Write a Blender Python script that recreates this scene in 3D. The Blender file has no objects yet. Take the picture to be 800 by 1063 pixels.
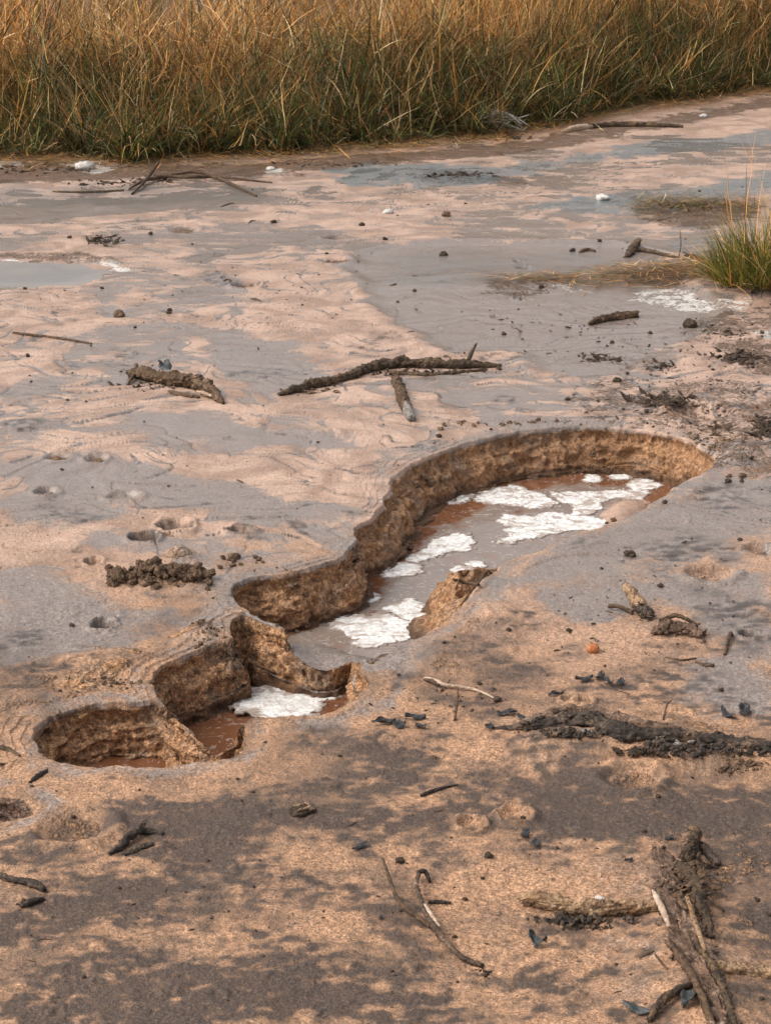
import bpy, bmesh, math, random
import numpy as np
from mathutils import Vector

rng = np.random.default_rng(7)
random.seed(7)
SC = bpy.context.scene
COL = SC.collection

# ------------------------------------------------------------------ camera
F, CX, CY, CAMH = 2200.0, 400.0, 531.5, 1.6
PITCH = math.radians(17.5)
cP, sP = math.cos(PITCH), math.sin(PITCH)
cd = bpy.data.cameras.new('camera')
cam = bpy.data.objects.new('camera', cd)
COL.objects.link(cam)
cam.location = (0, 0, CAMH)
cam.rotation_euler = (math.pi / 2 - PITCH, 0, 0)
cd.sensor_fit = 'HORIZONTAL'
cd.sensor_width = 36.0
cd.lens = 36.0 * F / 800.0
cd.clip_start, cd.clip_end = 0.05, 3000
SC.camera = cam


def unproj(u, v, z=0.0):
    """image pixel u, v: where its sight line from the camera's place meets the level z"""
    u = np.asarray(u, float); v = np.asarray(v, float)
    x = (u - CX) / F; yc = -(v - CY) / F
    dz = -sP + yc * cP
    t = (z - CAMH) / dz
    return x * t, (cP + yc * sP) * t


def sc_at(v):
    dep = PITCH + math.atan((v - CY) / F)
    return F / (CAMH / math.sin(dep)) * 1.0


# ------------------------------------------------------------------ noise
_p = np.random.default_rng(3).permutation(256)
PERM = np.concatenate([_p, _p, _p]).astype(np.int32)
_ang = np.random.default_rng(4).uniform(0, 2 * np.pi, 256)
G2 = np.stack([np.cos(_ang), np.sin(_ang)], 1)
_g3 = np.random.default_rng(5).normal(size=(256, 3))
G3 = _g3 / np.linalg.norm(_g3, axis=1)[:, None]


def _fade(t):
    return t * t * t * (t * (t * 6 - 15) + 10)


def perlin2(x, y, seed=0):
    x = np.asarray(x, float) + seed * 17.31; y = np.asarray(y, float) + seed * 9.77
    xi = np.floor(x).astype(np.int32); yi = np.floor(y).astype(np.int32)
    xf = x - xi; yf = y - yi
    xi &= 255; yi &= 255
    u = _fade(xf); v = _fade(yf)

    def g(ix, iy, fx, fy):
        h = PERM[PERM[ix] + iy] & 255
        return G2[h, 0] * fx + G2[h, 1] * fy
    x1 = (xi + 1) & 255; y1 = (yi + 1) & 255
    a = g(xi, yi, xf, yf); b = g(x1, yi, xf - 1, yf)
    c = g(xi, y1, xf, yf - 1); d = g(x1, y1, xf - 1, yf - 1)
    return (a + u * (b - a)) * (1 - v) + (c + u * (d - c)) * v


def fbm2(x, y, octv=4, seed=0, gain=0.5):
    s = 0; a = 1.0; f = 1.0
    for k in range(octv):
        s = s + a * perlin2(x * f, y * f, seed + k * 5)
        a *= gain; f *= 2.03
    return s


def perlin3(x, y, z, seed=0):
    x = np.asarray(x, float) + seed * 13.7; y = np.asarray(y, float) + seed * 7.9; z = np.asarray(z, float) + seed * 3.3
    xi = np.floor(x).astype(np.int32); yi = np.floor(y).astype(np.int32); zi = np.floor(z).astype(np.int32)
    xf = x - xi; yf = y - yi; zf = z - zi
    xi &= 255; yi &= 255; zi &= 255
    u, v, w = _fade(xf), _fade(yf), _fade(zf)

    def g(dx, dy, dz):
        h = PERM[PERM[PERM[(xi + dx) & 255] + ((yi + dy) & 255)] + ((zi + dz) & 255)] & 255
        return G3[h, 0] * (xf - dx) + G3[h, 1] * (yf - dy) + G3[h, 2] * (zf - dz)

    def lx(dy, dz):
        a = g(0, dy, dz)
        return a + u * (g(1, dy, dz) - a)

    def ly(dz):
        a = lx(0, dz)
        return a + v * (lx(1, dz) - a)
    a = ly(0)
    return a + w * (ly(1) - a)


def fbm3(x, y, z, octv=3, seed=0):
    s = 0; a = 1.0; f = 1.0
    for k in range(octv):
        s = s + a * perlin3(x * f, y * f, z * f, seed + k * 3)
        a *= 0.5; f *= 2.1
    return s


def sstep(a, b, x):
    t = np.clip((x - a) / (b - a), 0, 1)
    return t * t * (3 - 2 * t)


# ------------------------------------------------------------------ outlines
def catmull(P, n, closed=True):
    P = np.asarray(P, float); N = len(P); out = []
    rngi = range(N) if closed else range(N - 1)
    for i in rngi:
        if closed:
            a, b, c, d = P[i - 1], P[i], P[(i + 1) % N], P[(i + 2) % N]
        else:
            a, b, c, d = P[max(i - 1, 0)], P[i], P[i + 1], P[min(i + 2, N - 1)]
        for k in range(n):
            t = k / n
            out.append(0.5 * (2 * b + (c - a) * t + (2 * a - 5 * b + 4 * c - d) * t * t + (3 * b - a - 3 * c + d) * t ** 3))
    if not closed:
        out.append(P[-1])
    return np.array(out)


def sdf(poly, X, Y, W=None):
    """signed distance, positive inside; W gives a value per vertex, interpolated along the nearest edge"""
    best = np.full(X.shape, 1e9); inside = np.zeros(X.shape, bool)
    wl = np.zeros(X.shape) if W is not None else None
    n = len(poly)
    for i in range(n):
        ax, ay = poly[i]; bx, by = poly[(i + 1) % n]
        ex, ey = bx - ax, by - ay
        L = ex * ex + ey * ey + 1e-15
        t = np.clip(((X - ax) * ex + (Y - ay) * ey) / L, 0, 1)
        d = (X - ax - t * ex) ** 2 + (Y - ay - t * ey) ** 2
        m = d < best
        best = np.where(m, d, best)
        if W is not None:
            wl = np.where(m, W[i] + t * (W[(i + 1) % n] - W[i]), wl)
        cond = ((ay > Y) != (by > Y)) & (X < ex * (Y - ay) / (ey if abs(ey) > 1e-12 else 1e-12) + ax)
        inside ^= cond
    d = np.sqrt(best)
    return np.where(inside, d, -d), wl


def pit_poly(pts):
    a = np.array(pts, float)
    x, y = unproj(a[:, 0], a[:, 1])
    c = catmull(np.stack([x, y, a[:, 2]], 1), 3)
    return c[:, :2], np.clip(c[:, 2], 0.02, None)


PITS = []
# (outline with bank width, depth)
PITS.append((pit_poly([(36, 765, .07), (47, 752, .06), (75, 739, .07), (100, 733, .075), (130, 731, .075), (165, 728, .07), (185, 735, .06), (207, 749, .06),
                       (224, 758, .06), (250, 757, .06), (255, 769, .07), (247, 782, .05), (220, 792, .05), (175, 797, .05), (125, 798, .05), (75, 796, .05), (48, 787, .06)]), .150))
PITS.append((pit_poly([(158, 712, .07), (164, 698, .06), (185, 684, .075), (215, 671, .07), (243, 664, .065), (239, 653, .05), (245, 644, .05), (257, 642, .05), (278, 651, .05), (300, 658, .045),
                       (325, 663, .045), (345, 661, .04), (357, 656, .04), (368, 656, .04), (378, 673, .05), (375, 692, .06), (381, 709, .05), (363, 727, .05),
                       (343, 737, .06), (321, 742, .06), (285, 745, .06), (258, 747, .06), (244, 758, .06), (222, 764, .06), (208, 757, .05), (190, 743, .05), (170, 729, .07)]), .150))
PITS.append((pit_poly([(240, 618, .06), (246, 608, .06), (264, 600, .08), (290, 597, .085), (320, 591, .085), (350, 580, .09), (371, 563, .09), (368, 549, .06), (386, 537, .08), (399, 524, .11),
                       (404, 506, .13), (416, 490, .12), (440, 477, .09), (480, 462, .09), (520, 452, .085), (560, 446, .085), (600, 443, .085), (650, 446, .09), (700, 453, .08), (728, 464, .09),
                       (740, 475, .09), (733, 487, .09), (700, 506, .11), (662, 530, .20), (628, 546, .16), (602, 553, .07), (578, 562, .05), (557, 574, .05), (530, 582, .07), (513, 590, .17),
                       (494, 612, .20), (474, 633, .14), (452, 652, .09), (430, 662, .10), (404, 676, .12), (386, 690, .13), (368, 680, .04), (345, 684, .04), (325, 684, .04), (306, 674, .05),
                       (296, 656, .05), (283, 648, .06), (270, 641, .05), (258, 634, .05), (247, 627, .05)]), .160))
WATER_Z = -0.125
BEACH = np.stack(unproj(*np.array([(236, 690), (262, 674), (290, 666), (312, 659), (335, 656), (356, 660), (380, 670), (402, 664), (430, 668), (430, 745), (340, 750), (236, 750)], float).T, -.10), 1)
# low shoals of mud beside the near bank: outline, height of the top
SHOALS = [(np.stack(unproj(*np.array([(613, 524), (630, 517), (650, 514), (668, 514), (690, 514), (672, 548), (640, 556), (620, 548), (611, 538)], float).T, -.12), 1), -.106),
          (np.stack(unproj(*np.array([(434, 622), (452, 609), (476, 603), (497, 598), (516, 589), (540, 588), (510, 620), (486, 650), (458, 640)], float).T, -.09), 1), -.030)]
PIT5 = (pit_poly([(-45, 838, .05), (-30, 826, .05), (0, 822, .05), (22, 825, .05), (36, 836, .05), (30, 848, .05), (0, 856, .05), (-30, 852, .05)]), .035)

# small hollows: (u, v, half width px, depth m, rim height m, kind)   kind 0 pale, 1 dark, 2 brown heap of soil
HOLLOWS = [(535, 847, 17, .008, .010, 0), (489, 856, 14, .006, .009, 0), (130, 514, 19, .012, .007, 0), (148, 559, 15, .045, .010, 2), (181, 547, 18, .030, .012, 2),
           (250, 551, 15, .038, .010, 2), (97, 582, 10, .045, .006, 1), (107, 647, 13, .070, .006, 1), (656, 811, 30, .010, .008, 2), (75, 862, 38, .012, .008, 1),
           (728, 428, 34, .040, .008, 2), (737, 597, 24, .022, .008, 2), (543, 275, 9, .02, .004, 1), (538, 268, 6, .02, .003, 1), (541, 308, 9, .02, .004, 1),
           (513, 326, 5, .02, .003, 1), (255, 296, 14, .018, .008, 2), (605, 728, 11, .014, .006, 0), (590, 726, 8, .010, .006, 0), (100, 477, 12, .012, .006, 1),
           (150, 238, 12, .015, .004, 1), (190, 238, 16, .015, .004, 1), (790, 571, 18, .025, .008, 1), (345, 245, 12, .014, .004, 1), (60, 475, 14, .012, .004, 1),
           (48, 510, 12, .015, .006, 1), (780, 658, 14, .02, .006, 1), (640, 768, 10, .01, .004, 1), (350, 270, 16, .012, .004, 1)]
# soil heaps: (u, v, rx px, ry px, height m)
HEAPS = [(183, 579, 22, 6, .030), (165, 603, 55, 12, .018), (250, 700, 0.1, 0.1, 0), (210, 660, 22, 12, .028), (120, 690, 60, 22, .020), (30, 735, 50, 16, .022), (640, 775, 130, 22, .030),
         (760, 795, 70, 12, .018), (640, 440, 80, 7, .010), (700, 430, 60, 10, .012), (770, 470, 30, 14, .025), (445, 685, 60, 22, .016), (510, 640, 40, 14, .012), (720, 1000, 60, 90, .020),
         (705, 655, 34, 10, .012), (680, 500, 0.1, .1, 0), (800, 450, 40, 14, .02), (560, 295, 50, 8, .012), (690, 285, 90, 9, .016), (780, 300, 60, 16, .035), (400, 770, 60, 12, .012),
         (20, 445, 50, 7, .014), (350, 450, 60, 5, .010), (170, 470, 30, 5, .014), (300, 120, 1, 1, 0), (760, 380, 50, 12, .014), (700, 215, 60, 8, .018)]


def low_relief(x, y):
    wx = x + .18 * perlin2(x * 1.7, y * 1.7, 31); wy = y + .18 * perlin2(x * 1.7, y * 1.7, 32)
    return fbm2(wx * 1.05, wy * .85, 4, 1), wx, wy


def base_height(x, y):
    n, wx, wy = low_relief(x, y)
    near = sstep(6.5, 4.0, y)
    h = .013 * n + .0045 * fbm2(wx * 5.5, wy * 5.5, 3, 11) * (0.6 + .8 * near)
    far = sstep(11, 14, y + .3 * np.abs(x))
    return h * (1 - .0 * far)


LOBE = [(365, 266), (372, 290), (385, 308), (402, 326), (425, 345), (462, 362), (540, 364), (552, 378), (600, 392), (660, 384), (700, 360), (760, 335), (720, 300), (700, 270), (640, 250), (560, 250), (450, 250), (400, 255)]
PUDDLES = [[(-60, 275), (-20, 268), (30, 268), (80, 270), (118, 277), (128, 286), (105, 295), (60, 299), (0, 298), (-60, 294)]]


def gp(pts, z=0):
    a = np.array(pts, float)
    x, y = unproj(a[:, 0], a[:, 1], z)
    return np.stack([x, y], 1)


PUD_XY = [catmull(gp(p), 3) for p in PUDDLES]
PUD_Z = []
for p in PUD_XY:
    PUD_Z.append(float(np.mean(base_height(p[:, 0], p[:, 1]))) - .004)
LOBE_XY = catmull(gp(LOBE), 2)


def local(fn, pts, X, Y, pad):
    """run fn only on the points near an outline"""
    lo = pts.min(0) - pad; hi = pts.max(0) + pad
    m = (X > lo[0]) & (X < hi[0]) & (Y > lo[1]) & (Y < hi[1])
    return m


def pit_depth(X, Y):
    """depth (<=0) and signed distance to the nearest rim (positive inside)"""
    dep = np.zeros(X.shape); sd = np.full(X.shape, -9.0)
    order = [PITS[2], PITS[1], PITS[0], PIT5]
    for k_, ((poly, W), D) in enumerate(order):
        m = local(None, poly, X, Y, .4)
        if m.any():
            x = X[m]; y = Y[m]
            wx = x + .014 * perlin2(x * 11, y * 11, 41) + .007 * perlin2(x * 31, y * 31, 43) + .002 * perlin2(x * 80, y * 80, 39)
            wy = y + .014 * perlin2(x * 11, y * 11, 42) + .008 * perlin2(x * 31, y * 31, 44) + .002 * perlin2(x * 80, y * 80, 40)
            d, w = sdf(poly, wx, wy, W)
            w = w * (1 + .75 * np.clip(fbm2(x * 5.5, y * 5.5, 2, 38), -.4, .7))
            s = np.clip((d + .004) / w, 0, 1)
            s = s + .06 * np.sin(s * 17 + 3 * perlin2(x * 5, y * 5, 45)) * np.sin(np.pi * s)   # eroded ledges
            prof = .55 * (1 - (1 - s) ** 2) + .45 * s * s * (3 - 2 * s)
            dep[m] = np.minimum(dep[m], -D * prof)
            sd[m] = np.maximum(sd[m], d)
        if k_ == 0:      # the silt shore that closes the long pit at its lower end
            m = local(None, BEACH, X, Y, .1)
            if m.any():
                b, _ = sdf(BEACH, X[m] + .01 * perlin2(X[m] * 14, Y[m] * 14, 46), Y[m] + .012 * perlin2(X[m] * 14, Y[m] * 14, 47))
                zb = -.134 + .066 * sstep(-.015, .17, b) + .006 * fbm2(X[m] * 12, Y[m] * 12, 3, 58)
                xr, yr = unproj(288, 655); xq, yq = unproj(382, 676); zb = zb + .065 * np.exp(-((X[m] - xq) / .035) ** 2 - ((Y[m] - yq) / .10) ** 2)
                zb = zb + .040 * np.exp(-((X[m] - xr) / .06) ** 2 - ((Y[m] - yr) / .14) ** 2)
                dep[m] = np.where(dep[m] < -.03, np.maximum(dep[m], zb), dep[m])
            for (pl, zt) in SHOALS:
                m = local(None, pl, X, Y, .1)
                if m.any():
                    b, _ = sdf(pl, X[m] + .02 * perlin2(X[m] * 12, Y[m] * 12, 56), Y[m] + .02 * perlin2(X[m] * 12, Y[m] * 12, 57))
                    zb = -.16 + (zt + .16) * sstep(-.03, .09, b) ** .7
                    dep[m] = np.where(dep[m] < zt, np.maximum(dep[m], zb), dep[m])
    return dep, sd


def height(X, Y, parts=False):
    X = np.atleast_1d(np.asarray(X, float)); Y = np.atleast_1d(np.asarray(Y, float))
    h = base_height(X, Y)
    m = local(None, LOBE_XY, X, Y, .5)
    if m.any():
        d, _ = sdf(LOBE_XY, X[m] + .05 * perlin2(X[m] * 4, Y[m] * 4, 51), Y[m] + .05 * perlin2(X[m] * 4, Y[m] * 4, 52))
        h[m] = h[m] + (-.010) * sstep(-.02, .06, d) + .005 * np.exp(-((d + .03) / .03) ** 2)
    for (u, v, rx, ry, hh) in HEAPS:
        if hh == 0:
            continue
        cx, cy = unproj(u, v)
        ax = rx / sc_at(v); ay = abs(unproj(u, v - ry)[1] - unproj(u, v + ry)[1]) / 2
        q = ((X - cx) / ax) ** 2 + ((Y - cy) / ay) ** 2
        m = q < 4
        if m.any():
            k = np.exp(-q[m] * 1.3) * (1 - sstep(2.5, 4, q[m]))
            h[m] += hh * k * (1 + .5 * perlin2(X[m] * 14, Y[m] * 14, 61)) + .007 * k * fbm2(X[m] * 24, Y[m] * 24, 3, 62)
    hol = np.zeros(h.shape)
    for i, (u, v, rp, dp, rim, kd) in enumerate(HOLLOWS):
        cx, cy = unproj(u, v)
        r = rp / sc_at(v)
        wob = 1 + .22 * math.sin(i * 2.1)
        q = np.sqrt(((X - cx) / r) ** 2 + ((Y - cy) / (r * wob)) ** 2)
        m = q < 3
        if m.any():
            qq = q[m] * (1 + .18 * perlin2(X[m] * 1.2 / r, Y[m] * 1.2 / r, 63 + i))
            qq = qq + (.14 if kd else .04) * fbm2(X[m] * .9 / r, Y[m] * .9 / r, 3, 163 + i)
            h[m] += -1.15 * dp * np.clip(1 - qq * qq, 0, 1) ** .8 + rim * 1.0 * np.exp(-((qq - 1.2) / .25) ** 2) * (1 + .8 * perlin2(X[m] / r, Y[m] / r, 164 + i))
            hol[m] = np.maximum(hol[m], (1 - sstep(.55, 1.0, qq)) * (1 if kd else .0))
    for pz, p in zip(PUD_Z, PUD_XY):
        m = local(None, p, X, Y, .4)
        if m.any():
            d, _ = sdf(p, X[m] + .08 * perlin2(X[m] * 3, Y[m] * 3, 71), Y[m] + .08 * perlin2(X[m] * 3, Y[m] * 3, 72))
            k = sstep(-.25, .05, d)
            h[m] = h[m] * (1 - k) + k * (pz - .012 * sstep(-.05, .15, d) + .004 + .006 * fbm2(X[m] * 4, Y[m] * 9, 3, 73))
    dep, sd = pit_depth(X, Y)
    lip = np.exp(-((sd + .035) / .035) ** 2)
    flat = sstep(-.10, 0, sd)
    rip = sstep(-.085, -.03, sd) * sstep(.01, -.004, sd) * sstep(-.25, .25, perlin2(X * 4.2, Y * 4.2, 49))
    ph_ = (sd + .010 * perlin2(X * 14, Y * 14, 50)) / .021; ph_ = ph_ - np.floor(ph_)
    h = h + .0075 * rip * (ph_ ** 2 - .4)
    h = h * (1 - .65 * flat) + .003 * lip * (1 + .9 * perlin2(X * 9, Y * 9, 48)) + dep
    if parts:
        return h, dep, sd, hol
    return h


_gx = np.arange(-3.6, 3.61, .012); _gy = np.arange(2.3, 16.0, .014)
_GH = []


def hz(x, y):
    """height of the ground from a precomputed grid"""
    if not _GH:
        a, b = np.meshgrid(_gx, _gy); _GH.append(height(a.ravel(), b.ravel()).reshape(a.shape))
    i = min(max((x - _gx[0]) / .012, 0), len(_gx) - 2.001); j = min(max((y - _gy[0]) / .014, 0), len(_gy) - 2.001)
    a, b = int(i), int(j); u = i - a; v = j - b; G = _GH[0]
    return float((G[b, a] * (1 - u) + G[b, a + 1] * u) * (1 - v) + (G[b + 1, a] * (1 - u) + G[b + 1, a + 1] * u) * v)


def on(u, v, dz=0.0):
    """point of the ground seen along one line of sight"""
    z = 0.0
    for _ in range(4):
        x, y = unproj(u, v, z)
        z = hz(float(x), float(y))
    return Vector((float(x), float(y), z + dz))


# ------------------------------------------------------------------ mesh helpers
def new_mesh(name, V, quads=None, tris=None, smooth=True):
    me = bpy.data.meshes.new(name)
    V = np.asarray(V, np.float32)
    me.vertices.add(len(V)); me.vertices.foreach_set('co', V.ravel())
    nq = 0 if quads is None else len(quads); nt = 0 if tris is None else len(tris)
    loops = []
    if nq: loops.append(np.asarray(quads, np.int32).ravel())
    if nt: loops.append(np.asarray(tris, np.int32).ravel())
    loops = np.concatenate(loops)
    me.loops.add(len(loops)); me.loops.foreach_set('vertex_index', loops)
    starts = np.concatenate([np.arange(nq) * 4, nq * 4 + np.arange(nt) * 3]).astype(np.int32)
    me.polygons.add(nq + nt)
    me.polygons.foreach_set('loop_start', starts)
    me.polygons.foreach_set('use_smooth', np.full(nq + nt, smooth))
    me.update(calc_edges=True)
    me.validate()
    return me


def add_color(me, name, C):
    a = me.color_attributes.new(name, 'FLOAT_COLOR', 'POINT')
    C = np.asarray(C, np.float32)
    if C.shape[1] == 3:
        C = np.concatenate([C, np.ones((len(C), 1), np.float32)], 1)
    a.data.foreach_set('color', C.ravel())


def link(name, me, mat=None, parent=None):
    o = bpy.data.objects.new(name, me); COL.objects.link(o)
    if mat is not None and me is not None and not me.materials:
        me.materials.append(mat)
    if parent is not None:
        o.parent = parent
    return o


def tag(o, label=None, cat=None, group=None, kind=None):
    if label: o['label'] = label
    if cat: o['category'] = cat
    if group: o['group'] = group
    if kind: o['kind'] = kind
    return o


def thing(name, loc, label, cat, group=None):
    o = bpy.data.objects.new(name, None); COL.objects.link(o)
    o.location = loc; o.empty_display_size = .05
    return tag(o, label, cat, group)


# ------------------------------------------------------------------ materials
class NT:
    def __init__(self, name):
        self.m = bpy.data.materials.new(name); self.m.use_nodes = True
        self.t = self.m.node_tree; self.b = self.t.nodes['Principled BSDF']; self.out = self.t.nodes['Material Output']

    def n(self, typ, **kw):
        x = self.t.nodes.new(typ)
        for k, v in kw.items():
            setattr(x, k, v)
        return x

    def l(self, a, b):
        self.t.links.new(a, b)

    def _in(self, sock, v):
        if hasattr(v, 'is_output'):
            self.l(v, sock)
        elif isinstance(v, (tuple, list)) and len(v) == 3 and sock.type == 'RGBA':
            sock.default_value = (*v, 1)
        else:
            sock.default_value = v

    def mix(self, f, a, b, mode='MIX'):
        x = self.n('ShaderNodeMix', data_type='RGBA', blend_type=mode)
        self._in(x.inputs[0], f); self._in(x.inputs[6], a); self._in(x.inputs[7], b)
        return x.outputs[2]

    def math(self, op, a, b=0.0, c=None, clamp=False):
        x = self.n('ShaderNodeMath', operation=op, use_clamp=clamp)
        self._in(x.inputs[0], a); self._in(x.inputs[1], b)
        if c is not None: self._in(x.inputs[2], c)
        return x.outputs[0]

    def remap(self, v, a, b, c=0.0, d=1.0, smooth=True):
        x = self.n('ShaderNodeMapRange', interpolation_type='SMOOTHSTEP' if smooth else 'LINEAR')
        self._in(x.inputs[0], v)
        for i, q in enumerate((a, b, c, d)): self._in(x.inputs[1 + i], q)
        return x.outputs[0]

    def noise(self, scale, detail=3, rough=.55, dist=0.0, vec=None):
        x = self.n('ShaderNodeTexNoise')
        x.inputs['Scale'].default_value = scale; x.inputs['Detail'].default_value = detail
        x.inputs['Roughness'].default_value = rough; x.inputs['Distortion'].default_value = dist
        if vec is not None: self.l(vec, x.inputs['Vector'])
        return x.outputs[0]

    def attr(self, name):
        x = self.n('ShaderNodeAttribute', attribute_name=name)
        s = self.n('ShaderNodeSeparateColor'); self.l(x.outputs['Color'], s.inputs[0])
        return s.outputs

    def obj(self):
        return self.n('ShaderNodeTexCoord').outputs['Object']

    def bump(self, h, strength, dist):
        x = self.n('ShaderNodeBump'); x.inputs['Strength'].default_value = strength; x.inputs['Distance'].default_value = dist
        self.l(h, x.inputs['Height']); self.l(x.outputs[0], self.b.inputs['Normal'])


def mat_ground():
    g = NT('wet_mud')
    pos = g.obj()
    A = g.attr('film'); B = g.attr('soil'); C = g.attr('cover')
    n_big = g.remap(g.noise(5, 5, .65, .8, pos), .36, .64)
    n_mid = g.noise(17, 4, .6, .3, pos)
    n_fin = g.noise(75, 3, .65, 0, pos)
    n_grn = g.noise(330, 2, .7, 0, pos)
    n_spk = g.noise(160, 2, .7, 0, pos)
    peach = g.mix(n_big, (.305, .200, .148), (.50, .345, .265))
    tan = g.mix(n_mid, (.30, .165, .092), (.50, .295, .175))
    tan = g.mix(g.remap(g.noise(8, 6, .68, .5, pos), .44, .64, 0, .75), tan, (.175, .112, .076))
    base = g.mix(B[0], peach, tan)
    grey = g.mix(n_mid, (.178, .142, .122), (.275, .224, .196))
    brk = g.math('ADD', g.math('MULTIPLY', g.math('SUBTRACT', n_fin, .5), 1.5), g.math('MULTIPLY', g.math('SUBTRACT', n_mid, .5), 1.3))
    wet = g.remap(g.math('ADD', A[0], g.math('MULTIPLY', brk, .45)), .2, .8)
    wet = g.math('MULTIPLY', wet, g.remap(A[0], .02, .2))
    c = g.mix(wet, base, grey)
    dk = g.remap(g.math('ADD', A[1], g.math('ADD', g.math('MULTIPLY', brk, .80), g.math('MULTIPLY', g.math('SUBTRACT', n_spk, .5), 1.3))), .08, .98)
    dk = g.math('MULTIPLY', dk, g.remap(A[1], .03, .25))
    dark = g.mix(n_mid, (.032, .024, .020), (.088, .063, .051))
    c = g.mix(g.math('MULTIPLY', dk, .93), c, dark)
    # litter brown
    lit = g.remap(g.math('ADD', C[1], g.math('MULTIPLY', brk, 1.0)), .3, .75)
    lit = g.math('MULTIPLY', lit, g.remap(C[1], .02, .2))
    c = g.mix(g.math('MULTIPLY', lit, .9), c, g.mix(n_spk, (.06, .036, .022), (.20, .115, .062)))
    # blue grey wet mud with the sky's reflection painted in
    bl = g.remap(g.math('ADD', C[2], g.math('MULTIPLY', brk, .5)), .25, .75)
    bl = g.math('MULTIPLY', bl, g.remap(C[2], .02, .2))
    c = g.mix(g.math('MULTIPLY', bl, .9), c, (.135, .160, .170))
    # brown earth exposed under the crust
    w1 = g.mix(g.remap(n_fin, .3, .7), (.235, .118, .058), (.62, .35, .185))
    w1 = g.mix(g.remap(n_mid, .5, .75), w1, (.48, .245, .11))
    w1 = g.mix(g.remap(g.noise(9, 3, .6, .4, pos), .5, .68, 0, .5), w1, (.27, .22, .175))
    wl = g.remap(g.math('ADD', A[2], g.math('MULTIPLY', brk, .6)), .3, .7)
    wl = g.math('MULTIPLY', wl, g.remap(A[2], .02, .2))
    c = g.mix(wl, c, w1)
    # gravelly reddish dark
    gv = g.remap(g.math('ADD', B[2], g.math('MULTIPLY', brk, .5)), .3, .7)
    gv = g.math('MULTIPLY', gv, g.remap(B[2], .02, .2))
    c = g.mix(g.math('MULTIPLY', gv, .9), c, g.mix(g.remap(n_spk, .35, .65), (.035, .022, .017), (.20, .12, .085)))
    # white mineral crust
    wh = g.remap(g.math('ADD', B[1], g.math('MULTIPLY', brk, 1.2)), .42, .62)
    wh = g.math('MULTIPLY', wh, g.remap(B[1], .02, .2))
    c = g.mix(g.math('MULTIPLY', wh, .85), c, (.64, .61, .57))
    # grains of sand
    sm = g.math('ADD', .38, g.math('MULTIPLY', B[0], .62))       # silt is smooth, sand is grainy
    spk = g.math('ADD', 1.0, g.math('MULTIPLY', g.math('SUBTRACT', g.remap(n_grn, .30, .70, .62, 1.38), 1.0), sm))
    spk2 = g.math('ADD', 1.0, g.math('MULTIPLY', g.math('SUBTRACT', g.math('MULTIPLY', g.remap(n_spk, .30, .70, .60, 1.36), g.remap(n_fin, .3, .7, .80, 1.18)), 1.0), sm))
    k = g.math('MULTIPLY', spk, spk2)
    kk = g.n('ShaderNodeCombineColor')
    for i in range(3): g.l(k, kk.inputs[i])
    c = g.mix(1.0, c, kk.outputs[0], 'MULTIPLY')
    # a few dark crumbs
    crumb = g.remap(g.noise(70, 2, .5, 0, pos), .69, .73, 0, .85)
    c = g.mix(crumb, c, (.07, .045, .03))
    g.l(g.mix(g.math('MULTIPLY', g.math('MULTIPLY', C[0], wl), .75), c, (.055, .026, .013)), g.b.inputs['Base Color'])
    r = g.math('ADD', .55, g.math('MULTIPLY', wet, -.32))
    r = g.math('ADD', r, g.math('MULTIPLY', B[0], .20))
    r = g.math('ADD', r, g.math('MULTIPLY', C[0], -.30))
    r = g.math('ADD', r, g.math('MULTIPLY', wl, .15))
    r = g.math('ADD', r, g.math('MULTIPLY', g.math('SUBTRACT', n_mid, .5), .25), clamp=True)
    g.l(r, g.b.inputs['Roughness'])
    g.b.inputs['Specular IOR Level'].default_value = .42
    hh = g.math('ADD', g.math('MULTIPLY', n_fin, 1.0), g.math('MULTIPLY', n_grn, .42))
    hh = g.math('ADD', hh, g.math('MULTIPLY', n_mid, .8))
    rough_here = g.math('ADD', .55, g.math('ADD', g.math('MULTIPLY', wl, 1.6), g.math('MULTIPLY', g.math('ADD', gv, lit), .9)))
    rough_here = g.math('SUBTRACT', rough_here, g.math('MULTIPLY', wet, .30))
    rough_here = g.math('SUBTRACT', rough_here, g.math('MULTIPLY', g.math('SUBTRACT', 1.0, B[0]), .10))
    hh = g.math('MULTIPLY', hh, rough_here)
    g.bump(hh, .9, .009)
    return g.m


def mat_water():
    g = NT('muddy_water')
    pos = g.obj()
    A = g.attr('tone')
    n = g.noise(9, 4, .6, 1.5, pos)
    f = g.noise(60, 3, .6, .3, pos)
    sw = g.noise(6, 5, .6, 3.5, pos)
    red = g.mix(n, (.105, .038, .017), (.21, .095, .05))
    gry = g.mix(n, (.17, .13, .108), (.27, .218, .188))  # murky grey with reflected sky painted in
    t = g.remap(g.math('ADD', A[0], g.math('MULTIPLY', g.math('SUBTRACT', n, .5), 1.6)), .30, .70)
    c = g.mix(t, red, gry)
    scum = g.math('MULTIPLY', g.remap(g.math('ABSOLUTE', g.math('SUBTRACT', sw, .5)), .0, .022, 1, 0), g.remap(f, .42, .6))
    c = g.mix(g.math('MULTIPLY', scum, .55), c, (.55, .50, .46))
    c = g.mix(g.remap(sw, .56, .70, 0, .6), c, (.25, .13, .08))
    g.l(c, g.b.inputs['Base Color'])
    g.l(g.math('ADD', .035, g.math('MULTIPLY', scum, .3)), g.b.inputs['Roughness'])
    g.b.inputs['IOR'].default_value = 1.33
    g.bump(g.math('ADD', n, g.math('MULTIPLY', f, .2)), .16, .012)
    return g.m


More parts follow.
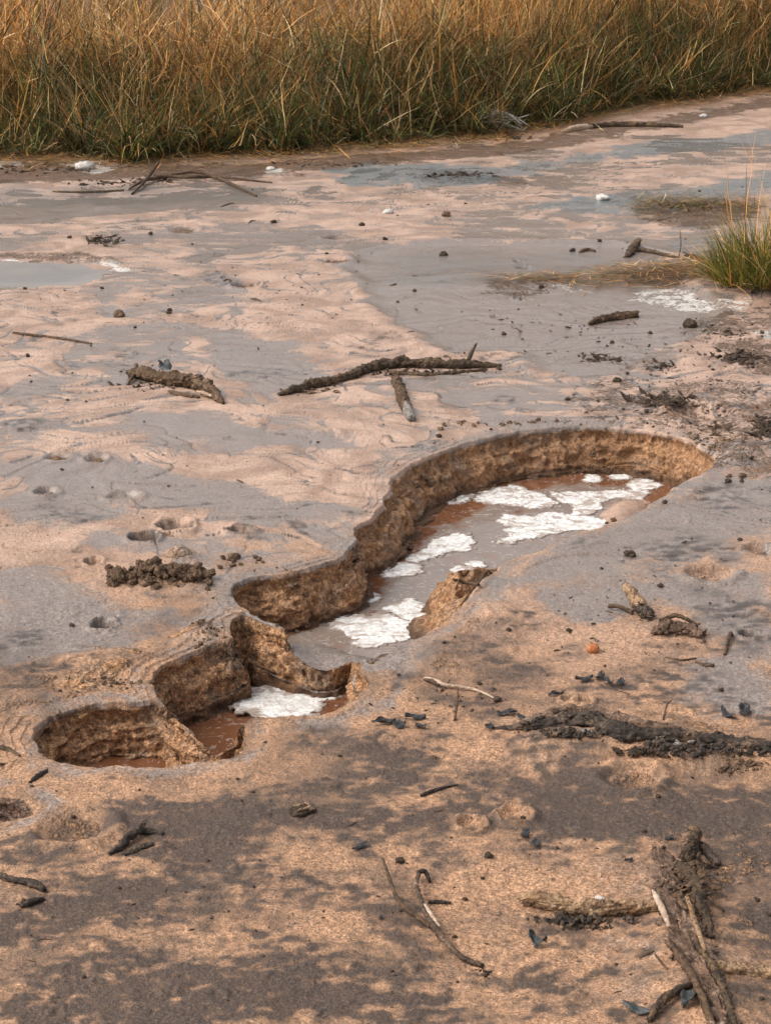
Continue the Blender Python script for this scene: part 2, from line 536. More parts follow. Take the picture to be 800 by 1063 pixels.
def mat_puddle():
    g = NT('shallow_puddle_water')
    pos = g.obj()
    n = g.noise(3, 3, .6, .6, pos)
    g.l(g.mix(g.remap(n, .35, .7), (.25, .225, .205), (.165, .165, .165)), g.b.inputs['Base Color'])
    g.b.inputs['Roughness'].default_value = .16
    g.b.inputs['IOR'].default_value = 1.33
    g.bump(g.noise(25, 3, .5, .2, pos), .05, .01)
    return g.m


def mat_foam():
    g = NT('white_foam')
    pos = g.obj()
    v = g.n('ShaderNodeTexVoronoi'); v.inputs['Scale'].default_value = 130; g.l(pos, v.inputs['Vector'])
    n = g.noise(40, 3, .6, 0, pos)
    c = g.mix(g.remap(g.noise(70, 4, .7, 0, pos), .38, .62), (.54, .52, .495), (.82, .81, .79))
    c = g.mix(g.remap(g.noise(22, 3, .7, .5, pos), .50, .62, 0, .85), c, (.33, .25, .205))
    th = g.attr('thickness')
    c = g.mix(g.remap(g.math('ADD', th[0], g.math('MULTIPLY', g.math('SUBTRACT', g.noise(90, 3, .6, 0, pos), .5), .9)), .15, .7), (.27, .215, .18), c)
    g.l(c, g.b.inputs['Base Color'])
    g.b.inputs['Roughness'].default_value = .5
    g.bump(g.math('ADD', g.math('MULTIPLY', v.outputs[0], -1.0), n), .35, .004)
    return g.m


def mat_attr(name, rough=.6, transl=.0, spec=.3, nscale=0):
    g = NT(name)
    a = g.n('ShaderNodeAttribute', attribute_name='tint')
    g.l(a.outputs['Color'], g.b.inputs['Base Color'])
    g.b.inputs['Roughness'].default_value = rough
    g.b.inputs['Specular IOR Level'].default_value = spec
    if transl:
        tr = g.n('ShaderNodeBsdfTranslucent'); g.l(a.outputs['Color'], tr.inputs['Color'])
        mx = g.n('ShaderNodeMixShader'); mx.inputs[0].default_value = transl
        g.l(g.b.outputs[0], mx.inputs[1]); g.l(tr.outputs[0], mx.inputs[2]); g.l(mx.outputs[0], g.out.inputs[0])
    return g.m


def mat_wood(name, dark, light, crust=None, crust_amt=.5, sc=1.0, rough=.8):
    """bark or wet wood: streaks, pits and patches of dried mud"""
    g = NT(name)
    pos = g.obj()
    n1 = g.noise(45 * sc, 4, .65, .8, pos); n2 = g.noise(190 * sc, 3, .65, 0, pos); n3 = g.noise(16 * sc, 3, .6, .3, pos)
    c = g.mix(g.remap(g.math('ADD', g.math('MULTIPLY', n1, .6), g.math('MULTIPLY', n2, .4)), .36, .66), dark, light)
    if crust:
        k = g.remap(g.math('ADD', g.math('MULTIPLY', n3, .6), g.math('MULTIPLY', n2, .4)), .62 - .3 * crust_amt, .70 - .3 * crust_amt + .06)
        c = g.mix(k, c, crust)
    g.l(c, g.b.inputs['Base Color'])
    g.b.inputs['Roughness'].default_value = rough
    g.b.inputs['Specular IOR Level'].default_value = .35
    g.bump(g.math('ADD', n1, g.math('MULTIPLY', n2, .6)), .9, .006)
    return g.m


M = {}
M['ground'] = mat_ground()
M['water'] = mat_water()
M['puddle'] = mat_puddle()
M['foam'] = mat_foam()
M['grass'] = mat_attr('grass_blades', .65, .25)
M['bark_mossy'] = mat_wood('crusted_bark', (.022, .015, .010), (.115, .075, .045), (.20, .125, .065), .38)
M['bark_brown'] = mat_wood('brown_bark', (.03, .019, .012), (.17, .10, .055), (.33, .22, .15), .30)
M['bark_tan'] = mat_wood('flaking_tan_bark', (.06, .03, .015), (.56, .37, .22), (.20, .09, .035), .28, 1.4)
M['char'] = mat_wood('blackened_wood', (.010, .008, .007), (.085, .062, .048), (.19, .125, .08), .34)
M['rot'] = mat_wood('rotten_wood', (.045, .026, .017), (.20, .125, .085), (.34, .235, .17), .42)
M['pale_wood'] = mat_wood('bare_pale_wood', (.30, .20, .13), (.62, .49, .38), None)
M['grey_wood'] = mat_wood('weathered_grey_wood', (.10, .09, .082), (.36, .32, .29), None)
M['twig'] = mat_wood('thin_twig_bark', (.035, .022, .014), (.16, .095, .055), None)
M['twig_two'] = mat_wood('peeling_twig_bark', (.03, .02, .014), (.15, .095, .06), (.36, .26, .19), .26, 1.3)
M['clod'] = mat_wood('dried_mud_clod', (.055, .034, .021), (.21, .13, .08), (.34, .235, .155), .34, 1.0, .9)
M['clod_dark'] = mat_wood('damp_mud_clod', (.020, .014, .010), (.10, .064, .042), (.20, .13, .085), .15, 1.0, .85)
M['stone'] = mat_wood('pale_stone', (.45, .42, .39), (.75, .73, .70), None, .5, 1, .8)
M['rust'] = mat_wood('rusty_orange_crumb', (.12, .04, .012), (.42, .16, .055), None)
M['leaf'] = mat_wood('wet_black_leaf', (.012, .012, .013), (.06, .055, .055), (.22, .23, .24), .16, .6, .32)
M['leaf_blue'] = mat_wood('blue_grey_wet_leaf', (.02, .023, .025), (.11, .12, .122), (.30, .285, .265), .14, .6, .6)
M['straw'] = mat_attr('dry_straw', .7, .1)
M['fruit'] = mat_wood('orange_fruit_skin', (.34, .11, .04), (.56, .22, .085), (.30, .19, .12), .12, .8, .45)

# ------------------------------------------------------------------ ground sheet
def build_ground():
    # columns fan out with distance so that detail is even in the image; rows are packed closer on the steep banks
    c_in = np.linspace(-.20, .20, 1000)
    s1 = .20 + np.cumsum(np.linspace(.0006, .0020, 90))
    s2 = s1[-1] * np.power(1.19, np.arange(1, 29))
    side = np.concatenate([s1, s2])
    cols = np.concatenate([-side[::-1], c_in, side])
    dense = (np.abs(cols) < .45)
    NV = 1180
    vf = np.linspace(1135, -15, 3600)
    yf = unproj(np.full_like(vf, 400.0), vf)[1]
    wt = np.where(vf < 95, .35, 1.0)
    Yrows = np.empty((NV, len(cols)))
    # screen-space spacing: steps in image pixel rows, plus the banks' climb in pixels
    cd_ = cols[dense]
    YY = np.repeat(yf[:, None], len(cd_), 1); XX = cd_[None, :] * YY
    dep = np.zeros(YY.shape)
    band = (yf > 2.5) & (yf < 7.5)
    dep[band], _ = pit_depth(XX[band], YY[band])
    slant = np.sqrt(yf ** 2 + CAMH ** 2)
    climb = np.abs(np.diff(dep, axis=0)) * (F * yf / slant ** 2)[1:, None]
    ds = np.sqrt((np.abs(np.diff(vf)) * wt[1:])[:, None] ** 2 + (1.15 * climb) ** 2)
    k = np.exp(-np.linspace(-2, 2, 81) ** 2); k /= k.sum()
    cum = np.concatenate([np.zeros((1, ds.shape[1])), np.cumsum(ds, 0)], 0)
    cum /= cum[-1]
    pad = np.pad(cum, ((0, 0), (40, 40)), mode='edge')
    sm = np.zeros_like(cum)
    for i in range(81):
        sm += k[i] * pad[:, i:i + cum.shape[1]]
    target = np.linspace(0, 1, NV)
    D = np.empty((NV, len(cd_)))
    for j in range(len(cd_)):
        D[:, j] = np.interp(target, sm[:, j], yf)
    i0 = np.argmax(dense); i1 = len(cols) - np.argmax(dense[::-1])
    Yrows[:, i0:i1] = D
    Yrows[:, :i0] = D[:, :1]; Yrows[:, i1:] = D[:, -1:]
    ynear = np.concatenate([-np.geomspace(60, .4, 14), np.linspace(.2, Yrows[0].min() - .03, 40)])
    yfar = Yrows[-1].max() * np.geomspace(1.05, 60, 22)
    Y = np.concatenate([np.repeat(ynear[:, None], len(cols), 1), Yrows, np.repeat(yfar[:, None], len(cols), 1)], 0)
    X = cols[None, :] * np.maximum(Y, 1.5)
    R, Cn = Y.shape
    x = X.ravel(); y = Y.ravel()
    z, dep, sd, hol = height(x, y, True)
    # ---- exposed earth on the banks, roughened along its own normal
    wall = sstep(-.006, -.016, dep) * (sd > -.02)
    Zg = z.reshape(R, Cn)
    P = np.stack([X, Y, Zg], -1)
    du = np.gradient(P, axis=1); dv = np.gradient(P, axis=0)
    N = np.cross(du, dv).reshape(-1, 3)
    N /= np.linalg.norm(N, axis=1)[:, None] + 1e-12
    steep = sstep(.93, .70, N[:, 2])
    m = (wall * steep) > .01
    px, py, pz = x[m], y[m], z[m]
    r1 = 1 - np.abs(fbm3(px * 13, py * 13, pz * 26, 2, 2)) * 2
    st_ = perlin3(px * 6, py * 6, pz * 75, 14) + .5 * perlin3(px * 11, py * 11, pz * 150, 15)
    d3 = .018 * r1 + .008 * fbm3(px * 30, py * 30, pz * 44, 3, 5) + .0035 * fbm3(px * 110, py * 110, pz * 130, 2, 9) + .007 * st_ - .012
    d3 -= .014 * np.exp(-((dep[m] + .030) / .014) ** 2)      # undercut below the crust
    off = np.zeros((len(x), 3))
    off[m] = N[m] * (d3 * (wall * steep)[m])[:, None]
    # fine crumbs on the open ground
    gr = (.45 + .55 * sstep(5.2, 4.2, y)) * .0017 * fbm2(x * 33, y * 33, 2, 81) + .0016 * np.clip(fbm2(x * 95, y * 95, 2, 82), -.1, 1) + .0035 * sstep(.28, .6, fbm2(x * 21, y * 21, 3, 83)) * sstep(-.2, .3, fbm2(x * 2.5, y * 2.5, 2, 84))
    near = sstep(7, 4, y)
    n, wx, wy = low_relief(x, y)
    wx2 = x + .30 * fbm2(x * 1.3, y * 1.3, 3, 91); wy2 = y + .35 * fbm2(x * 1.3, y * 1.3, 3, 92)
    ft = 3.2 * fbm2(wx2 * 1.5 + .12 * fbm2(x * 5, y * 5, 2, 110), wy2 * 3.4, 3, 111, .42) + .5 * y
    fr_ = ft - np.floor(ft)
    ter = sstep(.0, .12, fr_) * (1 - sstep(.05, .62, fr_)) ** 1.3
    ft3 = 2.6 * fbm2(wx2 * 2.6 + .08 * fbm2(x * 9, y * 9, 2, 118), wy2 * 5.0, 3, 119, .4); fr3 = ft3 - np.floor(ft3)
    tz = sstep(4.2, 5.0, y) * (1 - .8 * sstep(6.5, 9, y)) * sstep(-.02, -.05, sd)
    z2 = z + gr * near * (1 - wall) + tz * (.0060 * (1 - sstep(7, 9, y)) * (fr_ - .5) * (1 - sstep(.72, 1, fr_)) + .0024 * (1 - sstep(5.2, 6.8, y)) * (fr3 - .5) * (1 - sstep(.65, 1, fr3)))
    V = np.stack([x, y, z2], 1) + off
    i = np.arange(R * Cn).reshape(R, Cn)
    quads = np.stack([i[:-1, :-1], i[:-1, 1:], i[1:, 1:], i[1:, :-1]], -1).reshape(-1, 4)
    me = new_mesh('ground', V, quads)
    # ---- what lies on the ground: film, soil, cover
    n, wx, wy = low_relief(x, y)
    wet = np.zeros(len(x)); dark = np.zeros(len(x)); tan = np.zeros(len(x)); white = np.zeros(len(x)); grav = np.zeros(len(x))
    shiny = np.zeros(len(x)); lit = np.zeros(len(x)); blue = np.zeros(len(x)); brown = np.zeros(len(x))
    far = sstep(3.9, 5.0, y)
    tan = 1 - sstep(3.7, 5.6, y + .5 * fbm2(x * 1.5, y * 1.5, 2, 90))
    wx2 = x + .30 * fbm2(x * 1.3, y * 1.3, 3, 91); wy2 = y + .35 * fbm2(x * 1.3, y * 1.3, 3, 92)
    q = fbm2(wx2 * 1.6, wy2 * 1.1, 5, 93)
    q3 = fbm2(wx2 * 4.3 + 2 * q, wy2 * 3.0, 5, 94)
    wet += far * .60 * sstep(.04, .34, q + .45 * q3 - .25 * n - .05)
    wet += (1 - far) * .30 * sstep(.1, .5, q)
    # flow lines of drying mud
    ph = fbm2(wx2 * 1.6, wy2 * 1.5, 3, 95, .4) * 6.0
    line = np.exp(-((ph - np.round(ph)) / .075) ** 2) * sstep(-.25, .2, fbm2(x * 1.6, y * 1.4, 2, 97))
    ph2 = fbm2(wx2 * 3.0, wy2 * 3.2, 2, 96) * 4.0 + .5 * ph
    line2 = np.exp(-((ph2 - np.round(ph2)) / .09) ** 2) * sstep(-.1, .3, fbm2(x * 2.1, y * 1.9, 2, 99))
    line = np.maximum(line * (1 - sstep(7.2, 9.2, y)), .8 * line2 * (1 - sstep(6.0, 7.6, y)))
    zone = sstep(4.2, 5.0, y) * (1 - sstep(10.5, 12, y))
    wet += zone * .70 * ter * sstep(-.10, .30, fbm2(x * .9, y * .8, 3, 112))
    foot = np.exp(-(np.minimum(fr_, 1 - fr_) / .06) ** 2) * sstep(-.35, .15, fbm2(x * 2.4, y * 2.4, 2, 128))
    foot = foot * (1 - sstep(7.2, 9.0, y))
    foot = np.maximum(foot, (1 - sstep(5.6, 7.4, y)) * .8 * np.exp(-(np.minimum(fr3, 1 - fr3) / .075) ** 2) * sstep(-.05, .3, fbm2(x * 1.7, y * 2.0, 2, 129)))
    wet += zone * .5 * foot; dark += zone * .55 * foot * (1 - .6 * sstep(7, 9.5, y))
    dark += zone * .55 * ter ** 3 * sstep(.0, .4, fbm2(x * 1.5, y * 1.3, 3, 113))
    ft2 = 2.4 * fbm2(wx2 * 3.5, wy2 * 8.5, 3, 115, .4); fr2 = ft2 - np.floor(ft2)
    wet += zone * .42 * sstep(0, .2, fr2) * (1 - sstep(.2, .6, fr2)) * sstep(-.1, .35, fbm2(x * 1.4, y * 1.2, 3, 116))
    wet += .75 * line * sstep(4.6, 5.4, y) * (1 - sstep(9.5, 11, y))
    dark += .50 * line * sstep(4.6, 5.4, y) * (1 - sstep(9.5, 11, y)) * sstep(.1, .5, fbm2(x * 2.2, y * 2.2, 2, 98))

    def paint(arr, pts, amt, soft=.05, warp=.05, wf=4.0, oc=5, gn=.6):
        p = catmull(gp(pts), 2)
        mm = local(None, p, x, y, soft * 2 + warp + .05)
        if not mm.any(): return
        X_, Y_ = x[mm], y[mm]
        d, _ = sdf(p, X_ + 1.5 * warp * fbm2(X_ * wf, Y_ * wf, oc, 101, gn), Y_ + 1.9 * warp * fbm2(X_ * wf, Y_ * wf, oc, 104, gn))
        kk = sstep(-soft, soft, d)
        arr[mm] = arr[mm] * (1 - kk) + kk * np.maximum(arr[mm], amt) if amt > 0 else arr[mm] * (1 - kk * -amt)

    def off(pts, ox, oy, s=2.0):
        return [(px_ / s + ox, py_ / s + oy) for px_, py_ in pts]
    # grey wet sheets
    stre = fbm2(x * 4 + .8 * q, y * 11, 5, 122, .6)
    wet = wet * (1 + 1.3 * np.clip(stre, -.6, .12) * sstep(4.0, 4.8, y))
    paint(wet, LOBE, .85, .05, .06)
    for pts in ([(-10, 600), (30, 590), (70, 600), (110, 622), (180, 640), (230, 640), (215, 655), (150, 650), (110, 672), (60, 690), (0, 690), (-20, 650)],
                [(215, 625), (235, 606), (262, 593), (310, 588), (350, 570), (360, 548), (380, 530), (372, 552), (366, 572), (330, 590), (268, 602), (244, 612), (240, 632), (222, 650), (205, 655)],
                [(0, 480), (60, 470), (120, 478), (180, 490), (250, 500), (330, 520), (340, 540), (250, 535), (180, 525), (120, 525), (60, 545), (0, 545)],
                [(90, 560), (120, 545), (160, 548), (200, 556), (240, 558), (250, 568), (200, 572), (130, 572)],
                [(120, 440), (160, 425), (200, 428), (240, 440), (300, 450), (380, 460), (400, 468), (330, 470), (230, 462), (150, 465)],
                [(180, 345), (215, 338), (250, 345), (300, 355), (320, 380), (330, 400), (290, 412), (250, 400), (225, 380), (215, 362)],
                [(250, 378), (290, 370), (330, 378), (300, 390), (255, 390)],
                [(195, 290), (230, 282), (250, 292), (215, 300)], [(195, 265), (225, 258), (240, 265), (205, 272)],
                [(400, 480), (425, 468), (480, 450), (560, 436), (600, 433), (600, 441), (540, 446), (460, 466), (420, 484), (404, 498)],
                [(510, 590), (560, 570), (610, 550), (680, 520), (740, 490), (800, 500), (800, 560), (720, 575), (640, 600), (560, 615), (480, 640), (470, 640)],
                [(560, 620), (640, 600), (720, 590), (800, 590), (800, 740), (720, 730), (700, 700), (740, 670), (690, 630), (600, 640)],
                [(300, 760), (360, 740), (385, 700), (400, 680), (440, 660), (470, 650), (450, 670), (410, 700), (395, 740), (360, 765)],
                [(30, 760), (60, 738), (120, 724), (160, 715), (175, 690), (225, 660), (210, 680), (172, 705), (168, 725), (110, 737), (60, 750), (45, 765), (50, 790), (120, 802), (220, 797), (262, 775), (262, 790), (210, 806), (100, 810), (45, 800)],
                [(0, 212), (100, 205), (240, 200), (300, 208), (220, 218), (100, 222), (0, 235)],
                [(20, 395), (60, 388), (80, 405), (40, 412), (0, 410)], [(70, 440), (20, 436), (0, 445), (40, 452)]):
        paint(wet, pts, .78, .06, .07)
    # soft-edged dark patches of the foreground
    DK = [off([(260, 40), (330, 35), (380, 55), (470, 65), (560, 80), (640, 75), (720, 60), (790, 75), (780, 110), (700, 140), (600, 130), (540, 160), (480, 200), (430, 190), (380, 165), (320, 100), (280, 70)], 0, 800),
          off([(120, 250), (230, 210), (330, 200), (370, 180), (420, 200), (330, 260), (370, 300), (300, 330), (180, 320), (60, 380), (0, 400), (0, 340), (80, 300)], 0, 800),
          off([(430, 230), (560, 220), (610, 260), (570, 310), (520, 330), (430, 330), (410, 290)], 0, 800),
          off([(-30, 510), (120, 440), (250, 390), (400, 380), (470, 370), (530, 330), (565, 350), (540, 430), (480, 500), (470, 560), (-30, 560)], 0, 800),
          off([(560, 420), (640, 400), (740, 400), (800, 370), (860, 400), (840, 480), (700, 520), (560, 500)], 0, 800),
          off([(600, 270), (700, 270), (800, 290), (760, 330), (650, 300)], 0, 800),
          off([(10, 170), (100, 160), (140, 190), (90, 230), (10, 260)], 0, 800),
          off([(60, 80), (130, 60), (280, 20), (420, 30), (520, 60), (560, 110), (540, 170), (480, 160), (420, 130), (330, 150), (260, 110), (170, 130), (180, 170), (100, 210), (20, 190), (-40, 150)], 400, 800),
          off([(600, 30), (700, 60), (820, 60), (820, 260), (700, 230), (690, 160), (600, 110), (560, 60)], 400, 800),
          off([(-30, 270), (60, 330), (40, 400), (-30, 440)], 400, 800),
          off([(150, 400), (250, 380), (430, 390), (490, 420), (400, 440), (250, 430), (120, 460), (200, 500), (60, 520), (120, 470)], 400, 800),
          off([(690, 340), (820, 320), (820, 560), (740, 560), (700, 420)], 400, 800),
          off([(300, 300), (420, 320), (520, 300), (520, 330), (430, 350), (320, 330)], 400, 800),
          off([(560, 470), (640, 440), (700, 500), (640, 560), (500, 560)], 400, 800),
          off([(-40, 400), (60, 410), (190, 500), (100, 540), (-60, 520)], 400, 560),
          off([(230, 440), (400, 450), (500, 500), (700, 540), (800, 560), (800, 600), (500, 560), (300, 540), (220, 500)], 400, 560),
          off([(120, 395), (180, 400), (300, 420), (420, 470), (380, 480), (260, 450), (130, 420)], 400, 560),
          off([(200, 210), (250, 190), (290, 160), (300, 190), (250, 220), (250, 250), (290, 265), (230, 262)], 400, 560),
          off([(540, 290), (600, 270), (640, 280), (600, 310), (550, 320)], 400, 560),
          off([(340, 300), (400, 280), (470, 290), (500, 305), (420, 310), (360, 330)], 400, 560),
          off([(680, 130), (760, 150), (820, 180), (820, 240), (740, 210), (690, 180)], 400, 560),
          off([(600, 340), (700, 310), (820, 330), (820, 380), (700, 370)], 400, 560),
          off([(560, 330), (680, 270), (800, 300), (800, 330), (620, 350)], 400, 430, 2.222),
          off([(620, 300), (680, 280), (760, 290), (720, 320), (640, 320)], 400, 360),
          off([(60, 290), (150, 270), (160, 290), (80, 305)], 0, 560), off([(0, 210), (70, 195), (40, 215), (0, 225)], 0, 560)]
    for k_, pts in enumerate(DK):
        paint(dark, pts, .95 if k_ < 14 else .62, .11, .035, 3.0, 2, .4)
    for pts in (off([(140, 420), (190, 410), (170, 440), (140, 440)], 0, 360), off([(100, 20), (160, 30), (170, 50), (120, 45)], 0, 360), off([(80, 330), (160, 320), (180, 350), (110, 360)], 0, 360),
                off([(230, 10), (290, 20), (270, 60), (230, 45)], 0, 360), off([(0, 150), (60, 145), (100, 165), (30, 180), (0, 175)], 0, 360),
                off([(480, 55), (560, 40), (580, 60), (510, 70)], 0, 360), off([(380, 255), (470, 240), (490, 265), (420, 280)], 0, 160), off([(370, 210), (450, 200), (470, 212), (400, 222)], 0, 160),
                off([(760, 385), (800, 360), (800, 410), (770, 410)], 0, 160), off([(60, 440), (180, 420), (290, 410), (280, 420), (160, 440)], 400, 160)):
        paint(dark, pts, .50, .05, .06)
    wet += .30 * sstep(7.0, 9.3, y) * (1 - sstep(11.5, 13, y)) * (.5 + sstep(-.2, .3, stre))
    # streaks and speckles so the dark patches are not flat
    q4 = fbm2(x * 9 + .5 * q, y * 24, 4, 121)
    q5 = fbm2(x * 30 + q, y * 38, 4, 123)
    fg = 1 - sstep(4.1, 5.2, y)
    q6 = fbm2(x * 5 + q, y * 13, 4, 124)
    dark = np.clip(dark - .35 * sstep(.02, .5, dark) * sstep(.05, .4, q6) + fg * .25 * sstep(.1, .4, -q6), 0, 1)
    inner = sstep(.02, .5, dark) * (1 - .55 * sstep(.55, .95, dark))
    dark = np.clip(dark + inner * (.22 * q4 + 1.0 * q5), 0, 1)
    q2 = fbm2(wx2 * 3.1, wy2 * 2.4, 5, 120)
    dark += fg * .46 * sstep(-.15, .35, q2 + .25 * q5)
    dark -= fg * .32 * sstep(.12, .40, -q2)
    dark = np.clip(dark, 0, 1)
    # exposed brown soil, heaps
    brown = np.maximum(brown, wall)
    for pts, a in ((off([(30, 300), (150, 260), (240, 235), (320, 230), (330, 260), (260, 330), (150, 345), (60, 370), (0, 380), (0, 320)], 0, 560), .55),
                   (off([(0, 380), (60, 390), (70, 470), (100, 490), (40, 520), (0, 520)], 0, 560), .6),
                   (off([(380, 190), (430, 175), (470, 190), (450, 215), (390, 215)], 0, 560), .7),
                   (off([(310, 430), (350, 420), (410, 440), (360, 450)], 0, 560 - 215), .55),
                   (off([(140, 160), (240, 150), (240, 170), (150, 190), (20, 220), (20, 260), (190, 300), (180, 270), (100, 240)], 400, 560), .40),
                   (off([(520, 450), (700, 460), (820, 480), (820, 520), (560, 480)], 400, 560 - 40), .45),
                   (off([(700, 150), (800, 180), (800, 300), (720, 260), (650, 240)], 400, 360), .40),
                   (off([(560, 110), (760, 100), (800, 150), (760, 160), (560, 160)], 400, 360), .35),
                   (off([(610, 90), (720, 140), (800, 90), (800, 200), (700, 520), (640, 380), (540, 180)], 400, 800), .33)):
        tmp = np.zeros(len(x)); paint(tmp, pts, a, .04, .06, 6)
        brown = np.maximum(brown, tmp * (.35 + .9 * sstep(-.25, .35, fbm2(x * 9, y * 9, 4, 125))))
    brown = np.maximum(brown, hol * .45)
    for (u, v, rx, ry, hh) in HEAPS[:2]:
        cx, cy = unproj(u, v); ax = rx / sc_at(v); ay = abs(unproj(u, v - ry)[1] - unproj(u, v + ry)[1]) / 2
        qd = ((x - cx) / ax) ** 2 + ((y - cy) / ay) ** 2
        brown = np.maximum(brown, .5 * (1 - sstep(.4, 1.1, qd)))
    # peach bank facets inside the trench stay pale
    mm = local(None, SHOALS[0][0], x, y, .1); b_, _ = sdf(SHOALS[0][0], x[mm], y[mm]); kf = sstep(-.03, .0, b_); brown[mm] *= 1 - .9 * kf; wet[mm] *= 1 - .8 * kf; dark[mm] *= 1 - kf
    tmp = np.zeros(len(x)); paint(tmp, [(262, 639), (276, 642), (292, 652), (306, 660), (306, 668), (290, 660), (272, 650), (260, 644)], .9, .015, .015); brown = np.maximum(brown, tmp)
    # pale rings, dark rings and dark floors of the hollows
    for i_, (u, v, rp, dp, rim, kd) in enumerate(HOLLOWS):
        if kd == 0:
            cx, cy = unproj(u, v); r = rp / sc_at(v)
            qd = np.sqrt(((x - cx) / r) ** 2 + ((y - cy) / r) ** 2)
            ring = np.exp(-((qd - .8) / .45) ** 2); dark *= 1 - .9 * ring; dark = np.maximum(dark, .7 * np.exp(-((qd - 1.75) / .3) ** 2) * (v > 800))
        if kd == 2 and rp < 20:
            cx, cy = unproj(u, v); r = rp / sc_at(v)
            qd = np.sqrt(((x - cx) / r) ** 2 + ((y - cy) / r) ** 2) + .3 * fbm2(x * 20, y * 20, 3, 127)
            dark = np.maximum(dark, .75 * np.exp(-((qd - .95) / .22) ** 2))
        if kd == 1:
            cx, cy = unproj(u, v); r = rp / sc_at(v)
            qd = np.sqrt(((x - cx) / r) ** 2 + ((y - cy) / r) ** 2)
            dark = np.maximum(dark, .8 * (1 - sstep(.5, 1.1, qd)))
    # pale lip around the pits
    lip = np.exp(-((sd + .030) / .028) ** 2) * sstep(.02, -.01, sd)
    dark *= 1 - .75 * lip
    brown *= 1 - .6 * lip * (1 - wall)
    wet = np.maximum(wet, .62 * lip * sstep(-.5, .3, fbm2(x * 4, y * 4, 3, 126)))
    bm_ = local(None, BEACH, x, y, .05); bd_, _ = sdf(BEACH, x[bm_], y[bm_])
    bk_ = sstep(-.02, .02, bd_) * (dep[bm_] > -.118 - 0 * bd_) * sstep(.045, .015, np.abs(np.gradient(dep.reshape(R, Cn), axis=1).ravel()[bm_]) * 0)
    shore = bk_ * sstep(.55, .75, N[bm_, 2])
    brown[bm_] *= 1 - shore; wet[bm_] = np.maximum(wet[bm_], .75 * shore); dark[bm_] *= 1 - shore
    # gravel pit
    g5, _ = sdf(PIT5[0][0], x, y) if False else (None, None)
    mm = local(None, PIT5[0][0], x, y, .1)
    d5, _ = sdf(PIT5[0][0], x[mm], y[mm]); kk = sstep(0, .02, d5)
    grav[mm] = np.maximum(grav[mm], kk); brown[mm] *= 1 - kk
    # brown litter drifts
    for pts, a in (([(495, 293), (530, 287), (575, 290), (560, 303), (510, 308)], .5), ([(640, 288), (690, 276), (740, 278), (800, 282), (800, 306), (740, 300), (690, 298)], .6),
                   ([(660, 215), (700, 206), (770, 208), (790, 222), (730, 236), (670, 230)], .62), ([(425, 180), (470, 174), (520, 182), (555, 190), (500, 192), (440, 188)], .62),
                   ([(-20, 263), (40, 262), (110, 265), (140, 275), (110, 272), (40, 270), (-20, 272)], .6), ([(85, 247), (110, 242), (128, 249), (108, 254)], .6),
                   ([(660, 412), (700, 406), (720, 418), (690, 432), (665, 424)], .7), ([(740, 370), (780, 355), (810, 350), (810, 385), (760, 384)], .7),
                   ([(600, 370), (640, 362), (690, 375), (700, 385), (640, 380)], .35), ([(-20, 172), (60, 168), (160, 172), (280, 166), (420, 158), (540, 146), (680, 122), (810, 100), (810, 108), (690, 132), (560, 156), (420, 170), (280, 182), (150, 184), (-20, 192)], .72),
                   ([(600, 400), (700, 395), (800, 400), (820, 440), (740, 450), (660, 440), (600, 432)], .42), ([(720, 330), (810, 320), (820, 345), (760, 350)], .5), ([(745, 440), (800, 455), (820, 490), (760, 490), (740, 470)], .5), ([(590, 455), (680, 448), (730, 460), (700, 450), (640, 438)], .4), ([(70, 195), (110, 192), (120, 200), (80, 202)], .6), ([(540, 205), (570, 200), (560, 210)], .4)):
        paint(lit, pts, a, .06, .08, 5)
    # thatch and dark soil under the grass
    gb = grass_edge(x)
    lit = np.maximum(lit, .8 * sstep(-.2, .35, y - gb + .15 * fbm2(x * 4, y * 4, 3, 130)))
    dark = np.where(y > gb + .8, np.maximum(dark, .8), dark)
    # bluish wet stretches: reflected sky painted into the cover mask
    for pts, a in (([(420, 182), (450, 172), (540, 168), (640, 150), (760, 140), (810, 130), (810, 148), (700, 160), (620, 166), (560, 180), (470, 196)], .65),
                   ([(540, 216), (600, 205), (660, 204), (720, 196), (800, 180), (800, 190), (740, 202), (680, 212), (600, 219)], .75),
                   ([(540, 214), (620, 202), (740, 190), (810, 176), (810, 200), (700, 216), (600, 224)], .6), ([(360, 168), (440, 172), (520, 180), (480, 196), (400, 194), (340, 186)], .7), ([(-20, 196), (60, 190), (180, 192), (300, 196), (260, 210), (120, 214), (-20, 214)], .45), ([(690, 252), (720, 246), (760, 250), (740, 262), (695, 260)], .5), ([(20, 280), (50, 277), (60, 284), (30, 287)], .7), ([(380, 172), (420, 170), (425, 185), (390, 190)], .5),
                   ([(250, 184), (320, 186), (360, 196), (300, 206), (240, 200)], .35), ([(530, 370), (600, 378), (650, 372), (640, 386), (560, 388)], .35)):
        paint(blue, pts, a, .08, .10, 4)
    paint(blue, [(390, 262), (440, 258), (520, 262), (600, 258), (650, 262), (620, 285), (540, 286), (470, 300), (420, 300), (395, 285)], .42, .08, .10, 4)
    # white crusts
    for pts, a in (([(655, 300), (690, 297), (720, 306), (750, 312), (775, 316), (770, 326), (745, 322), (710, 320), (670, 312)], .55), ([(72, 172), (100, 169), (118, 176), (95, 181)], .7),
                   ([(95, 272), (120, 270), (132, 280), (112, 282)], .6), ([(-10, 268), (14, 266), (20, 272), (-10, 274)], .55), ([(780, 345), (800, 340), (810, 350), (790, 356)], .6),
                   ([(570, 296), (600, 293), (610, 300), (585, 303)], .4), ([(-10, 168), (22, 166), (26, 172), (0, 176)], .5), ([(238, 158), (270, 156), (275, 164), (245, 165)], .35),
                   ([(275, 175), (288, 173), (288, 179), (277, 180)], .6)):
